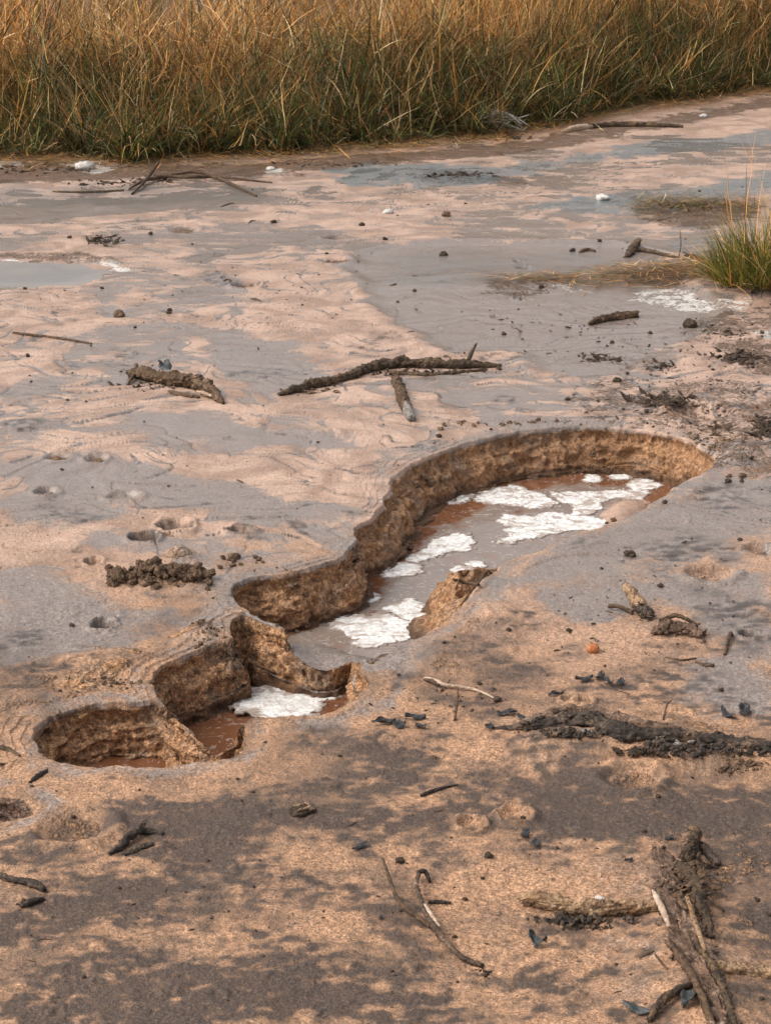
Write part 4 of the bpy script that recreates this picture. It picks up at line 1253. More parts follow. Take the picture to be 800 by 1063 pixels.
def build_objects():
    # ---- the two pieces in the middle distance
    t = thing('fallen_branch', on(400, 384), 'long bent branch crusted with mud lying across the pale mud behind the pits', 'branch', 'driftwood on the mud flat')
    org = t.location.copy()
    limb = stick('limb', [(290, 411, 3), (303, 408, 4.5), (318, 404, 6), (340, 399, 5.5), (362, 393, 5), (385, 385, 6.5), (410, 381, 7), (440, 381, 6.5), (470, 382, 6), (497, 381, 4.5), (519, 381, 2.2)], 'bark_mossy', parent=t, origin=org, rough=.42, fib=.2, n=18, sink=.24, res=.006)
    stick('stub', [(486, 378, 2.5, .01), (490, 374, 2, .03), (494, 371, 1, .045)], 'bark_mossy', parent=t, origin=org, n=8)
    stick('side_twig', [(405, 388, 3, .0), (440, 390, 2.6), (478, 387, 2.2), (505, 384, 1.5)], 'bark_mossy', parent=t, origin=org, n=8, rough=.3)
    a, _ = chips(320, 405, 24, 3, 22, 2.6, 3); tag(link('clinging_mud', a.mesh('clinging_mud', org), M['clod'], limb), kind='stuff')
    a, _ = chips(430, 386, 70, 3, 26, 2.4, 4); tag(link('clinging_mud', a.mesh('clinging_mud', org), M['clod_dark'], t), kind='stuff')
    t = thing('short_stick', on(418, 418), 'short thick stick with a pale grey broken end pointing away from the long branch', 'stick', 'driftwood on the mud flat')
    org = t.location.copy()
    stick('bark', [(411, 396, 4.4), (414, 405, 5), (418, 418, 5.4), (422, 428, 5.2)], 'bark_brown', parent=t, origin=org, sink=.22, rough=.4, fib=.2, n=16)
    stick('broken_end', [(421, 424, 4.6), (424, 432, 5), (427, 438, 4.2)], 'grey_wood', parent=t, origin=org, sink=.1, n=12)
    t = thing('rotten_log', on(185, 403), 'short rotten log of splintered red-brown bark with a dark leaf behind it', 'log', 'driftwood on the mud flat')
    org = t.location.copy()
    stick('bark', [(136, 390, 4), (146, 393, 7), (165, 397, 7.5), (185, 401, 7.5), (203, 404, 8.5), (216, 409, 7.5), (225, 415, 5), (232, 420, 2)], 'bark_brown', parent=t, origin=org, sink=.1, rough=.42, fib=.22, n=18, res=.006)
    stick('splinter', [(142, 386, 2, .02), (138, 394, 2, .01), (132, 400, 1)], 'twig', parent=t, origin=org, n=7)
    stick('splinter', [(176, 407, 2), (190, 411, 2.6), (206, 413, 2)], 'bark_brown', parent=t, origin=org, n=8, rough=.3)
    stick('splinter', [(205, 411, 1.5, .012), (214, 413, 2, .012), (222, 415, 1, .008)], 'pale_wood', parent=t, origin=org, n=7)
    a, _ = chips(170, 401, 40, 3, 20, 2.6, 8); tag(link('clinging_mud', a.mesh('clinging_mud', org), M['clod_dark'], t), kind='stuff')
    leaf(172, 394, 26, 13, 'leaf_blue', 'dark blue-green wet leaf lying on the short rotten log', seed=3, lift=.035)

    # ---- thin sticks
    stick('thin_stick', [(14, 346, 1.1), (35, 349, 1.5), (62, 352, 1.4), (95, 357, .9)], 'twig', 'long thin straight stick lying at the far left of the mud', 'stick', n=8, sink=.1)
    t = thing('forked_branch', on(180, 187), 'forked bare branch by the far edge below the grass bank', 'branch', 'driftwood by the grass bank'); org = t.location.copy()
    stick('limb', [(134, 197, 1.1), (150, 191, 1.8, .01), (172, 187, 2.2, .01), (195, 188, 1.7, .012), (222, 187, 2.0, .008), (243, 195, 1.5, .008), (266, 204, 1.0)], 'twig', parent=t, origin=org, n=9, sink=.0)
    stick('side_limb', [(170, 187, 1.8, .012), (200, 183, 1.4, .015), (228, 186, 1.4, .008), (262, 188, 1.1), (282, 190, .8)], 'twig', parent=t, origin=org, n=8, sink=.0)
    stick('side_limb', [(137, 202, 1.0), (148, 194, 1.5, .01), (158, 186, 1.9, .03), (165, 179, 1.2, .05)], 'bark_mossy', parent=t, origin=org, n=8, sink=.0)
    a, _ = chips(160, 186, 20, 3, 20, 2.6, 11); tag(link('bark_flakes', a.mesh('bark_flakes', org), M['clod_dark'], t), kind='stuff')
    stick('low_log', [(55, 199, 1.2), (90, 200, 1.8), (128, 198, 1.5)], 'bark_mossy', 'thin dark stick half sunk in mud left of the forked branch', 'stick', 'driftwood by the grass bank', n=8, sink=.4)
    t = thing('far_log', on(640, 131), 'long half-buried log below the grass with a pale barkless left end', 'log', 'driftwood by the grass bank'); org = t.location.copy()
    stick('bark', [(612, 133, 3), (640, 131, 3.2), (672, 131, 2.8), (708, 132, 1.6)], 'bark_mossy', parent=t, origin=org, n=12, sink=.2, rough=.3)
    stick('bare_end', [(583, 138, 1.6), (598, 135, 3.2), (613, 133, 2.6)], 'pale_wood', parent=t, origin=org, n=10, sink=.1, rough=.25)
    p = on(518, 138); t = thing('twig_clump', p, 'tangled clump of dead pale twigs in front of the grass bank', 'twigs', 'driftwood by the grass bank'); a = Acc(); rs = np.random.default_rng(5)
    for i in range(26):
        az = rs.uniform(0, 6.28); l = rs.uniform(.10, .26); c = Vector((p.x + rs.normal(0, .05), p.y + rs.normal(0, .05), p.z + rs.uniform(.02, .10)))
        d = Vector((math.cos(az), math.sin(az) * .6, rs.uniform(-.2, .55)))
        a.add(*tube_data([c - d * l * .5, c + Vector((0, 0, .02)), c + d * l * .5], [.006, .006, .003], n=6, res=.02, seed=i))
    link('twigs', a.mesh('twigs', p), M['grey_wood'], t)
    a, _ = chips(524, 142, 26, 4, 30, 2.8, 12); tag(link('bark_flakes', a.mesh('bark_flakes', p), M['clod_dark'], t), kind='stuff')
    stick('driftwood_slab', [(520, 96, 1.6, .12), (530, 92, 3, .16), (542, 88, 1.6, .18)], 'pale_wood', 'pale driftwood slab caught in the grass above the twig clump', 'driftwood', n=10)
    # ---- right middle distance
    stick('rotten_log', [(612, 337, 2.2), (626, 333, 4), (645, 331, 4.8), (661, 329, 4)], 'bark_brown', 'short dark chunk of log alone on the grey mud left of the round dark stone', 'log', 'driftwood on the mud flat', rough=.34, fib=.2, n=16, sink=.15, res=.006)
    clod('dark_stone', 716, 339, 8, 'clod_dark', 'round dark lump alone on grey mud below the white crust', 'stone', sz=(1.15, .9, .72), lump=.4)
    stick('wood_wedge', [(651, 267, 2.5), (656, 262, 4.6, .01), (662, 257, 3.2, .02)], 'bark_mossy', 'upright dark wedge of wood beside a thin root on the grey mud', 'wood', n=10, rough=.3, flat=.7)
    t = thing('thin_root', on(685, 266), 'thin curved dark root running toward the grass tuft', 'root'); org = t.location.copy()
    stick('stem', [(664, 261, 2.8), (680, 264, 2.2), (697, 267, 1.6), (712, 270, 1)], 'bark_mossy', parent=t, origin=org, n=8, sink=.15)
    stick('twiglet', [(704, 268, .8), (706, 262, .7, .03), (705, 254, .4, .06)], 'twig', parent=t, origin=org, n=6)
    stick('bark_piece', [(713, 266, 2.5), (720, 268, 3.2), (728, 270, 2)], 'bark_mossy', 'small bark piece just right of the thin dark root', 'bark', n=9, rough=.3)
    stick('bark_piece', [(602, 262, 1.6), (609, 260, 2.4), (617, 261, 1.4)], 'bark_brown', 'flat brown bark flake alone on grey mud left of the wood wedge', 'bark', n=9, rough=.3)
    for (u, v, du, dv, n, r, lab) in ((690, 417, 28, 6, 60, 3.4, 'heap of dark crumbled bark above the oval hollow'), (620, 372, 22, 4, 26, 2.6, 'low scatter of dark bark crumbs on wet grey mud below the log chunk'),
                                      (770, 372, 30, 7, 60, 3.4, 'broad dark debris heap by the right edge below the white crust'), (795, 443, 10, 9, 40, 4.2, 'dark mound of clods at the right edge above the hollow rim'),
                                      (108, 250, 18, 4, 30, 2.6, 'low reddish pile of dry debris in the far left mud'), (690, 380, 12, 3, 18, 2.4, 'narrow bark debris strip between log chunk and debris heap'),
                                      (735, 455, 22, 12, 40, 2.6, 'brown crumbled soil right of the big pit rim'), (750, 345, 30, 8, 40, 1.8, 'scattered dark crumbs just below the white crust')):
        a, o = chips(u, v, du, dv, n, r, int(u)); ob = link('bark_debris', a.mesh('bark_debris', o), M['clod_dark'] if u != 735 else M['clod']); ob.location = o; tag(ob, lab, 'debris', 'bark debris heaps', kind='stuff')
    for (u, v, du, dv, n, r, lab) in ((40, 176, 50, 4, 34, 2.6, 'dark litter on the bare bank foot at the far left edge'), (110, 190, 40, 3, 24, 2.2, 'line of dark crumbs just left of the forked bare branch'), (330, 170, 60, 4, 26, 2.2, 'brown litter along the grass foot right of the forked branch'),
                                      (470, 182, 40, 3, 40, 2.6, 'dark trash line of bark on the bluish wet mud below the grass'), (715, 213, 40, 4, 40, 2.4, 'dark litter strip in front of the olive straw patch'), (600, 345, 120, 24, 40, 1.6, 'fine crumbs sprinkled round the short dark chunk of log'),
                                      (250, 300, 200, 60, 60, 1.2, 'fine dark specks sprinkled over the far left mud'), (620, 900, 200, 90, 60, 1.3, 'fine dark specks sprinkled over the dark-patched right foreground'), (180, 930, 200, 80, 60, 1.3, 'fine dark specks sprinkled over the dark-patched left foreground'), (650, 640, 140, 60, 60, 1.5, 'fine crumbs sprinkled round the orange fruit'), (720, 420, 110, 60, 110, 1.7, 'gritty dark crumbs spread over the ground right of the big pit'), (300, 660, 60, 20, 24, 1.5, 'fine crumbs fallen on the ridge between the two pits'), (480, 730, 90, 25, 50, 1.6, 'fine crumbs sprinkled round the peeled twig')):
        a, o = chips(u, v, du, dv, n, r, int(u)); ob = link('bark_debris', a.mesh('bark_debris', o), M['clod_dark']); ob.location = o; tag(ob, lab, 'debris', 'bark debris heaps', kind='stuff')
    for (u, v, du, dv, n, r, lab) in ((425, 585, 16, 10, 16, 3.2, 'clods fallen at the foot of the bank at the pool bend'), (560, 494, 110, 3, 26, 2.6, 'clods fallen along the foot of the far bank of the big pool'), (300, 652, 22, 5, 14, 2.6, 'clods fallen at the foot of the bank above the lower basin'),
                                      (215, 728, 22, 10, 16, 2.8, 'clods fallen at the left foot of the middle pit wall'), (140, 781, 60, 3, 20, 2.6, 'clods fallen at the foot of the left round pit wall'), (450, 540, 14, 10, 14, 3, 'clods fallen below the left bank of the big pool')):
        a, o = chips(u, v, du, dv, n, r, int(u), (1.1, .9, .7)); ob = link('fallen_clods', a.mesh('fallen_clods', o), M['clod']); ob.location = o; tag(ob, lab, 'debris', 'clods fallen into the pits', kind='stuff')
    # ---- wood chunk, lump and fruit
    t = thing('wood_chunk', on(660, 635), 'stubby orange-brown wood chunk with a stick poking out to its left', 'wood', 'driftwood on the mud flat'); org = t.location.copy()
    stick('chunk', [(649, 624, 4.5, .028), (655, 629, 6.5, .016), (662, 635, 7.5, .006), (670, 641, 6)], 'bark_tan', parent=t, origin=org, rough=.26, fib=.18, n=18, sink=.1)
    stick('broken_end', [(664, 639, 6, .004), (672, 642, 6.4), (675, 643, 4)], 'char', parent=t, origin=org, n=14, rough=.3, sink=.05)
    stick('side_stick', [(632, 633, 2.6, .004), (642, 634, 2.2, .006), (656, 638, 2.6)], 'twig', parent=t, origin=org, n=9, sink=.1)
    t = thing('muddy_slab', on(703, 656), 'flat mud-caked slab of wood right of the orange-brown chunk', 'wood', 'driftwood on the mud flat'); org = t.location.copy()
    stick('slab', [(679, 658, 5), (690, 656, 9), (703, 656, 10), (716, 658, 9), (727, 661, 6)], 'rot', parent=t, origin=org, rough=.4, fib=.2, n=18, sink=.32, flat=.8)
    stick('bark', [(684, 651, 2.2, .014), (703, 649, 2.4, .02), (724, 655, 2, .01)], 'bark_mossy', parent=t, origin=org, n=9, rough=.4)
    p = on(615, 677); r = 6.6 / sc_at(677)
    t = thing('orange_fruit', p, 'small round orange fruit lying alone on the pale mud', 'fruit')
    V, q, tr = clod_data(r, 4, (1.1, 1, .86), .05); o = link('skin', new_mesh('skin', V, None, tr), M['fruit'], t); o.location = (0, 0, r * .62)
    a = Acc().add(*tube_data([Vector((-r * .2, 0, r * .80)), Vector((-r * .3, -.0, r * 1.0))], [.0016, .001], n=6, res=.001)); link('stalk', a.mesh('stalk', (0, 0, 0)), M['twig'], o)
    a_ = 0
    # ---- twigs in the middle
    t = thing('peeled_twig', on(475, 716), 'slender peeled twig with a dark knob at its end, right of the middle pit', 'twig'); org = t.location.copy()
    stick('stem', [(441, 706, 2), (450, 711, 2.2, .006), (462, 715, 2.2, .004), (480, 717, 1.8, .004), (498, 719, 1.3), (513, 726, 1)], 'pale_wood', parent=t, origin=org, n=9, sink=.0)
    stick('bark', [(441, 707, 1.9), (449, 711.5, 2.4, .004), (456, 714, 1.8, .003)], 'twig', parent=t, origin=org, n=8, sink=.0)
    p2 = on(516, 728); V, q, tr = clod_data(4.6 / sc_at(728), 9); link('knob', new_mesh('knob', V + np.array(p2 - org + Vector((0, 0, .004))), None, tr), M['clod_dark'], t)
    t = thing('bank_twig', on(488, 610), 'thin bare twig lying over the bank notch at the pool edge', 'twig'); org = t.location.copy()
    stick('stem', [(470, 606, 1.5, .01), (485, 608, 1.8, .012), (497, 611, 1.4, .008)], 'twig', parent=t, origin=org, n=8)
    stick('side_twig', [(478, 628, 1), (495, 612, 1.3, .012), (508, 598, 1.2, .012), (516, 590, .8)], 'twig', parent=t, origin=org, n=8)
    t = thing('forked_twig', on(455, 972), 'dark forked twig with two upturned prongs in the foreground', 'twig', 'driftwood in the foreground'); org = t.location.copy()
    stick('stem', [(435, 914, 2.2, .010), (432, 928, 2.4, .014), (436, 943, 2.8, .012), (444, 960, 3.0, .008), (455, 976, 3.6, .006), (468, 989, 3.0, .005), (477, 998, 3, .005), (488, 1001, 3), (500, 1005, 2.6)], 'twig_two', parent=t, origin=org, n=12, sink=.0, rough=.22)
    stick('prong', [(397, 906, 1.6, .022), (403, 923, 2, .02), (411, 941, 2.2, .014), (421, 951, 2.6, .008), (434, 959, 2.8, .006), (447, 968, 2.6, .006)], 'twig', parent=t, origin=org, n=10, sink=.0)
    stick('bare_patch', [(441, 950, 2.0, .014), (449, 962, 2.4, .012), (456, 971, 1.6, .012)], 'pale_wood', parent=t, origin=org, n=8, sink=.0)
    stick('burnt_tip', [(434, 915, 2.4, .012), (441, 912, 2.8, .008), (446, 917, 1.6)], 'char', parent=t, origin=org, n=9, sink=.0)
    a, _ = chips(503, 1011, 8, 4, 12, 2.6, 21); tag(link('clinging_mud', a.mesh('clinging_mud', org), M['clod_dark'], t), kind='stuff')
    stick('short_stick', [(445, 938, 1.8), (456, 938, 2.3), (467, 939, 1.8)], 'char', 'short straight black stick right of the forked twig', 'stick', n=9, sink=.15)
    stick('short_stick', [(437, 827, 1.7), (449, 823, 2.3), (460, 819, 1.6), (475, 816, 1.2)], 'char', 'thin black stick between the small ring hollows and the debris above', 'stick', n=9, sink=.1)
    t = thing('flaking_log', on(610, 950), 'thick stubby log with flaking tan bark lying in the right foreground', 'log', 'driftwood in the foreground'); org = t.location.copy()
    bark = stick('bark', [(543, 940, 6), (552, 941, 9), (568, 944, 8.6), (585, 947, 9), (603, 951, 9.6), (622, 951, 9.2), (645, 949, 8.6), (665, 947, 8), (682, 946, 6.5)], 'bark_tan', parent=t, origin=org, rough=.42, fib=.34, n=28, sink=.08, res=.004)
    a, _ = chips(600, 957, 44, 4, 40, 3.2, 27, (1.4, .7, .6)); tag(link('burnt_flakes', a.mesh('burnt_flakes', org + Vector((0, 0, -.004))), M['char'], t), kind='stuff')
    a, _ = chips(556, 938, 12, 3, 16, 2.8, 23); tag(link('bark_flakes', a.mesh('bark_flakes', org + Vector((0, 0, -.012))), M['bark_brown'], bark), kind='stuff')
    a, _ = chips(610, 963, 26, 2, 18, 2.6, 24); tag(link('mud_crumbs', a.mesh('mud_crumbs', org), M['clod_dark'], t), kind='stuff')
    t = thing('rotten_driftwood', on(720, 985), 'broad rotten trunk sunk in the mud at the lower right corner', 'log', 'driftwood in the foreground'); org = t.location.copy()
    stick('wood', [(684, 884, 10), (688, 897, 17), (697, 920, 22), (705, 945, 25), (713, 970, 22), (722, 995, 19), (736, 1022, 17), (748, 1048, 16), (764, 1085, 15)], 'rot', parent=t, origin=org, rough=.36, fib=.42, n=40, sink=.62, flat=.46, res=.004)
    stick('splinter', [(677, 938, 1.6, .02), (681, 946, 3.4, .018), (688, 959, 3.6, .014), (694, 970, 2, .01)], 'pale_wood', parent=t, origin=org, n=8, sink=.0, flat=.6)
    stick('bark_strip', [(690, 978, 3, .006), (708, 1005, 4.5, .01), (726, 1038, 4.5, .01), (742, 1075, 4)], 'bark_brown', parent=t, origin=org, n=10, rough=.35)
    stick('bark_strip', [(702, 906, 4, .014), (716, 922, 7, .014), (728, 948, 6, .01), (738, 975, 3)], 'bark_mossy', parent=t, origin=org, n=12, rough=.5)
    stick('bark_strip', [(722, 985, 3, .006), (742, 1015, 4, .010), (756, 1050, 3.5, .008), (766, 1080, 3)], 'bark_mossy', parent=t, origin=org, n=10, rough=.5)
    stick('splinter', [(712, 950, 2, .03), (720, 975, 3, .028), (731, 1003, 2, .024)], 'bark_tan', parent=t, origin=org, n=8, rough=.3)
    a, _ = chips(715, 925, 22, 22, 46, 3.6, 25, (2.2, .7, .4)); tag(link('bark_flakes', a.mesh('bark_flakes', org + Vector((0, 0, -.016))), M['bark_brown'], t), kind='stuff')
    stick('half_buried_branch', [(748, 1006, 6), (768, 1009, 7), (788, 1012, 7.5), (812, 1017, 8)], 'bark_tan', 'tan half-buried branch right of the rotten trunk at the frame edge', 'branch', 'driftwood in the foreground', rough=.3, fib=.2, n=16, sink=.32)
    t = thing('bark_stump', on(724, 892), 'upright chunk of black bark at the top of the rotten trunk', 'bark', 'driftwood in the foreground'); org = t.location.copy()
    stick('bark', [(712, 899, 5), (716, 892, 7, .008), (721, 884, 6, .018), (717, 877, 3, .028)], 'bark_mossy', parent=t, origin=org, rough=.5, n=14, sink=.1)
    stick('bark_strip', [(722, 884, 3.4, .014), (734, 891, 5, .008), (745, 899, 4)], 'char', parent=t, origin=org, rough=.5, n=12)
    a, _ = chips(728, 899, 14, 4, 16, 3, 26); tag(link('bark_flakes', a.mesh('bark_flakes', org), M['clod_dark'], t), kind='stuff')
    stick('dark_root', [(674, 1062, 3.5), (684, 1050, 4.4, .006), (698, 1038, 4.6, .006), (717, 1024, 3)], 'bark_mossy', 'dark slanting root at the bottom edge left of the rotten trunk', 'root', 'driftwood in the foreground', n=12, rough=.3, sink=.1)
    leaf(714, 1041, 36, 15, 'leaf_blue', 'blue-grey wet leaf tucked between dark root and rotten trunk', seed=31, lift=.004)
    leaf(664, 1052, 38, 12, 'leaf_blue', 'blue-grey wet leaf left of the dark root at the bottom edge', seed=33, lift=.004)
    leaf(558, 983, 20, 13, 'leaf_blue', 'small blue-grey curled leaf alone below the flaking log', seed=35, curl=1.6)
    stick('thin_twig', [(664, 995, 1.2), (672, 991, 1.4), (678, 988, 1)], 'twig', 'tiny twig lying left of the rotten trunk', 'twig', n=7)
    stick('thin_twig', [(680, 992, 1.1), (687, 1001, 1.4), (693, 1008, 1)], 'twig', 'tiny slanting twig touching the rotten trunk', 'twig', n=7)
    # ---- the long blackened log on the right
    t = thing('blackened_log', on(660, 766), 'long blackened log half sunk across the right middle of the mud', 'log', 'driftwood in the foreground'); org = t.location.copy()
    wood = stick('wood', [(512, 757, 2), (535, 757, 5), (560, 755, 8), (590, 753, 11), (615, 755, 11), (645, 761, 10), (680, 767, 9), (715, 770, 9), (750, 775, 10), (785, 780, 11), (820, 785, 11)], 'char', parent=t, origin=org, rough=.34, fib=.26, n=22, sink=.38, res=.005)
    stick('mud_crust', [(535, 755, 3), (570, 749, 7, .006), (605, 748, 8, .010), (645, 756, 7.5, .008), (690, 762, 6.5, .005), (740, 769, 5)], 'rot', parent=t, origin=org, rough=.3, n=16, sink=.32)
    for (u, v, du, dv, n, r, mt, sd_, nm) in ((600, 765, 50, 4, 34, 3.2, 'char', 41, 'burnt_flakes'), (740, 781, 70, 6, 80, 3.4, 'char', 42, 'burnt_flakes'), (665, 780, 20, 6, 26, 3.6, 'clod_dark', 43, 'burnt_flakes'),
                                               (597, 762, 16, 3, 7, 2.4, 'grey_wood', 45, 'ash_flakes'), (680, 776, 30, 5, 9, 2.2, 'grey_wood', 47, 'ash_flakes')):
        a, _ = chips(u, v, du, dv, n, r, sd_, (1.2, .8, .6)); tag(link(nm, a.mesh(nm, org + Vector((0, 0, -.006))), M[mt], wood), kind='stuff')
    for (u, v, r) in ((697, 764, 5), (785, 776, 4), (664, 784, 3)):
        p2 = on(u, v); rr = r / sc_at(v); V, q, tr = clod_data(rr, int(u) % 60, (1.3, .8, .6), 1.1); link('orange_bark', new_mesh('orange_bark', V + np.array(p2 - org + Vector((0, 0, rr * .9))), None, tr, False), M['rust'], t)
    stick('twig', [(688, 759, 1.2, .02), (691, 753, 1, .04), (696, 750, .6, .045)], 'twig', parent=t, origin=org, n=6)
    a, o = chips(768, 793, 30, 5, 26, 3.4, 44); ob = link('bark_debris', a.mesh('bark_debris', o), M['clod']); ob.location = o; tag(ob, 'brown crumbs below the blackened log at the right edge', 'debris', 'bark debris heaps', kind='stuff')
    # ---- left foreground charred sticks
    t = thing('charred_stick', on(136, 876), 'charred stick with ragged bark pointing up right in the left foreground', 'stick', 'charred pieces in the foreground'); org = t.location.copy()
    stick('wood', [(114, 888, 2), (122, 884, 3.6), (133, 876, 4.4, .004), (144, 868, 4.4, .006), (150, 862, 3, .01)], 'char', parent=t, origin=org, rough=.5, fib=.2, n=14, sink=.1)
    stick('side_stick', [(146, 867, 3.4, .006), (158, 865, 3.8), (169, 867, 2.6)], 'char', parent=t, origin=org, rough=.35, n=12)
    stick('bark_strip', [(129, 888, 2.6), (142, 882, 5), (158, 877, 3)], 'char', parent=t, origin=org, rough=.3, n=12, flat=.5)
    stick('charred_stick', [(-14, 908, 3), (6, 914, 3.6), (24, 918, 3.4), (38, 922, 4.4), (46, 926, 2.4)], 'char', 'long charred stick entering from the left frame edge', 'stick', 'charred pieces in the foreground', rough=.45, n=13, sink=.1)
    stick('charred_stick', [(22, 943, 2.6), (33, 939, 3.6), (45, 935, 2.4)], 'char', 'short thick charred stick below the long one at the left edge', 'stick', 'charred pieces in the foreground', rough=.3, n=12, sink=.1)
    stick('charred_stick', [(31, 813, 1.8), (39, 807, 3.2), (48, 801, 2.2)], 'char', 'small black stick on the near rim of the left round pit', 'stick', 'charred pieces in the foreground', rough=.4, n=10)
    stick('charred_stick', [(-6, 775, 2), (8, 779, 3), (20, 786, 1.6)], 'bark_mossy', 'dark root stub at the left edge beside the left round pit', 'root', 'charred pieces in the foreground', rough=.4, n=10)
    t = thing('dry_dung', on(312, 844), 'flat brown dung pat with straw beside a dark patch of ground', 'dung'); org = t.location.copy()
    V, q, tr = clod_data(13 / sc_at(844), 15, (1.1, .75, .34), .5); link('dung_pat', new_mesh('dung_pat', V + np.array((0, 0, .003)), None, tr), M['clod_dark'], t)
    a = straw_data(org, 6, .012, .026, 18, .0); link('straw', a.mesh('straw', org - Vector((0, 0, .006))), M['bark_tan'], t)
    # ---- black leaves
    LV = [(398, 752, 26, 12, 'pale-edged black leaf leftmost in the cluster below the middle pit'), (414, 755, 24, 13, 'flat black leaf in the middle of the cluster below the middle pit'), (431, 747, 22, 12, 'upright curled black leaf at the right of the cluster below the middle pit'), (436, 756, 18, 10, 'small black leaf nearest the viewer in the cluster below the middle pit')]
    for i, (u, v, l, w, lab) in enumerate(LV):
        leaf(u, v, l, w, 'leaf', lab, 'black leaves below the middle pit', 50 + i, .8)
    LV = [(606, 708, 20, 10, 'black leaf standing on edge above the small ring hollows'), (622, 706, 16, 9, 'curled black leaf second from the left above the ring hollows'), (632, 711, 18, 9, 'black leaf third along in the row above the ring hollows'), (644, 711, 14, 8, 'black leaf rightmost in the row above the ring hollows'), (577, 722, 18, 7, 'brown-black leaf just left of the ring hollows')]
    for i, (u, v, l, w, lab) in enumerate(LV):
        leaf(u, v, l, w, 'leaf', lab, 'black leaves above the ring hollows', 60 + i, .9)
    LV = [(755, 744, 24, 11, 'black curled leaf lying left of its pair above the blackened log'), (773, 742, 22, 12, 'black leaf with raised tip, right of its pair above the blackened log')]
    for i, (u, v, l, w, lab) in enumerate(LV):
        leaf(u, v, l, w, 'leaf', lab, 'black leaves above the blackened log', 70 + i, 1.0)
    for i, (u, v, l, w, lab) in enumerate([(526, 742, 22, 9, 'tan-edged dark leaf just left of the blackened log tip'), (546, 748, 22, 10, 'dark leaf touching the upper tip of the blackened log'), (508, 756, 18, 9, 'small dark leaf left of the blackened log tip'),
                                           (373, 881, 22, 7, 'dark shiny leaf scrap in the dark-patched foreground'), (556, 878, 20, 9, 'curled dark leaf below the ring-shaped hollow in the foreground'), (694, 872, 10, 6, 'tiny dark leaf left of the black bark chunk'),
                                           (652, 895, 12, 6, 'tiny dark leaf between flaking log and black bark chunk'), (545, 869, 16, 9, 'brown curled leaf directly below the ring-shaped hollow'), (395, 955, 6, 5, 'tiny leaf scrap left of the forked twig')]):
        leaf(u, v, l, w, 'leaf', lab, None, 80 + i, .7)
    for i, (pts, lab) in enumerate([([(472, 748, 1.4), (474, 740, 1.5, .02), (475, 733, .9, .035)], 'upright thorn-like black twig stub below the peeled twig'), ([(690, 683, 1.3), (705, 686, 1.6), (722, 684, 1.2)], 'thin dark twig right of the orange fruit'),
                                    ([(722, 688, 1.4), (732, 692, 2), (740, 692, 2.6)], 'thin dark twig with a knob near the right grey mud'), ([(752, 680, 1.6), (757, 664, 2.2, .01), (760, 660, 1.4)], 'short dark twig right of the mud-caked slab')]):
        stick('thin_twig', pts, 'twig', lab, 'twig', None, n=8)
    # ---- heap of mud clods left of the trench
    rs = np.random.default_rng(77)
    spots = [(120, 601, 7), (128, 599, 5.5), (141, 599, 6), (150, 597, 7.5), (160, 595, 8.5), (167, 600, 7), (176, 598, 7.5), (186, 599, 8), (195, 600, 7), (204, 599, 8), (213, 600, 7)]
    for k in range(120):
        u = rs.uniform(112, 220); spots.append((u, 602 + rs.normal(0, 4.5) - 2.5 * math.sin((u - 112) / 108 * 3.14), rs.uniform(1.6, 5)))
    for k in range(16): spots.append((rs.uniform(224, 275), rs.uniform(577, 590), rs.uniform(1.2, 2.8)))
    for i, (u, v, r) in enumerate(spots):
        lab = 'crumbly dark mud clod in the loose heap left of the long pit' if i < 131 else 'small mud crumb between the clod heap and the long pit rim'
        c = clod('mud_clod', u, v, r * .82, 'clod', lab, 'mud clod', 'mud clods in the heap' if i < 131 else 'crumbs beside the clod heap', (1.1, 1, .95), 1.0, .2, r > 2.5)
        if i < 131: c.location.z += max(0, rs.normal(.004, .006))
    clod('mud_clod', 243, 580, 6, 'clod', 'largest crumb above the right end of the clod heap', 'mud clod', 'crumbs beside the clod heap')
    # ---- single lumps
    for (u, v, r, mt, lab) in [(653, 577, 6, 'clod_dark', 'dark clod beside the grey slope under the big pool end'), (671, 523.5, 3.4, 'clod_dark', 'left of two tiny clods on the slope right of the pool'), (690, 522, 2.8, 'clod_dark', 'right of two tiny clods on the slope right of the pool'),
                               (569, 386 + 0, 0.1, 'clod', None), (640, 396, 4.2, 'clod_dark', 'dark clod alone on pale mud above the big pit'), (685, 609, 3.4, 'clod_dark', 'dark crumb above the orange-brown wood chunk'), (100, 250 + 0, 0.1, 'clod', None),
                               (213, 889, 0.1, 'clod', None), (507, 890, 4.5, 'clod_dark', 'dark ragged clod between ring hollow and forked twig'), (124, 328, 6, 'clod', 'angular brown clod in the left middle distance'),
                               (697, 497, 3, 'clod_dark', 'dark clod just off the right tip of the big pit'), (755, 500, 3.5, 'clod_dark', 'dark clod right of the big pit near the right edge'), (284, 231, 3.2, 'clod_dark', 'small dark lump far back left of centre'),
                               (460, 265, 4.2, 'clod_dark', 'dark lump left of the small puddle holes'), (463, 224, 4.6, 'clod', 'flat brown lump in the far middle mud'), (770, 495, 4, 'clod', 'brown crumb near the right frame edge level with the pool'),
                               (415, 895, 5, 'clod_dark', 'black lump above the prongs of the forked twig'), (450, 787 + 0, 3, 'clod', 'crumb of dark soil below the black leaf cluster')]:
        if lab: clod('mud_clod', u, v, r, mt, lab, 'mud clod', 'single clods')
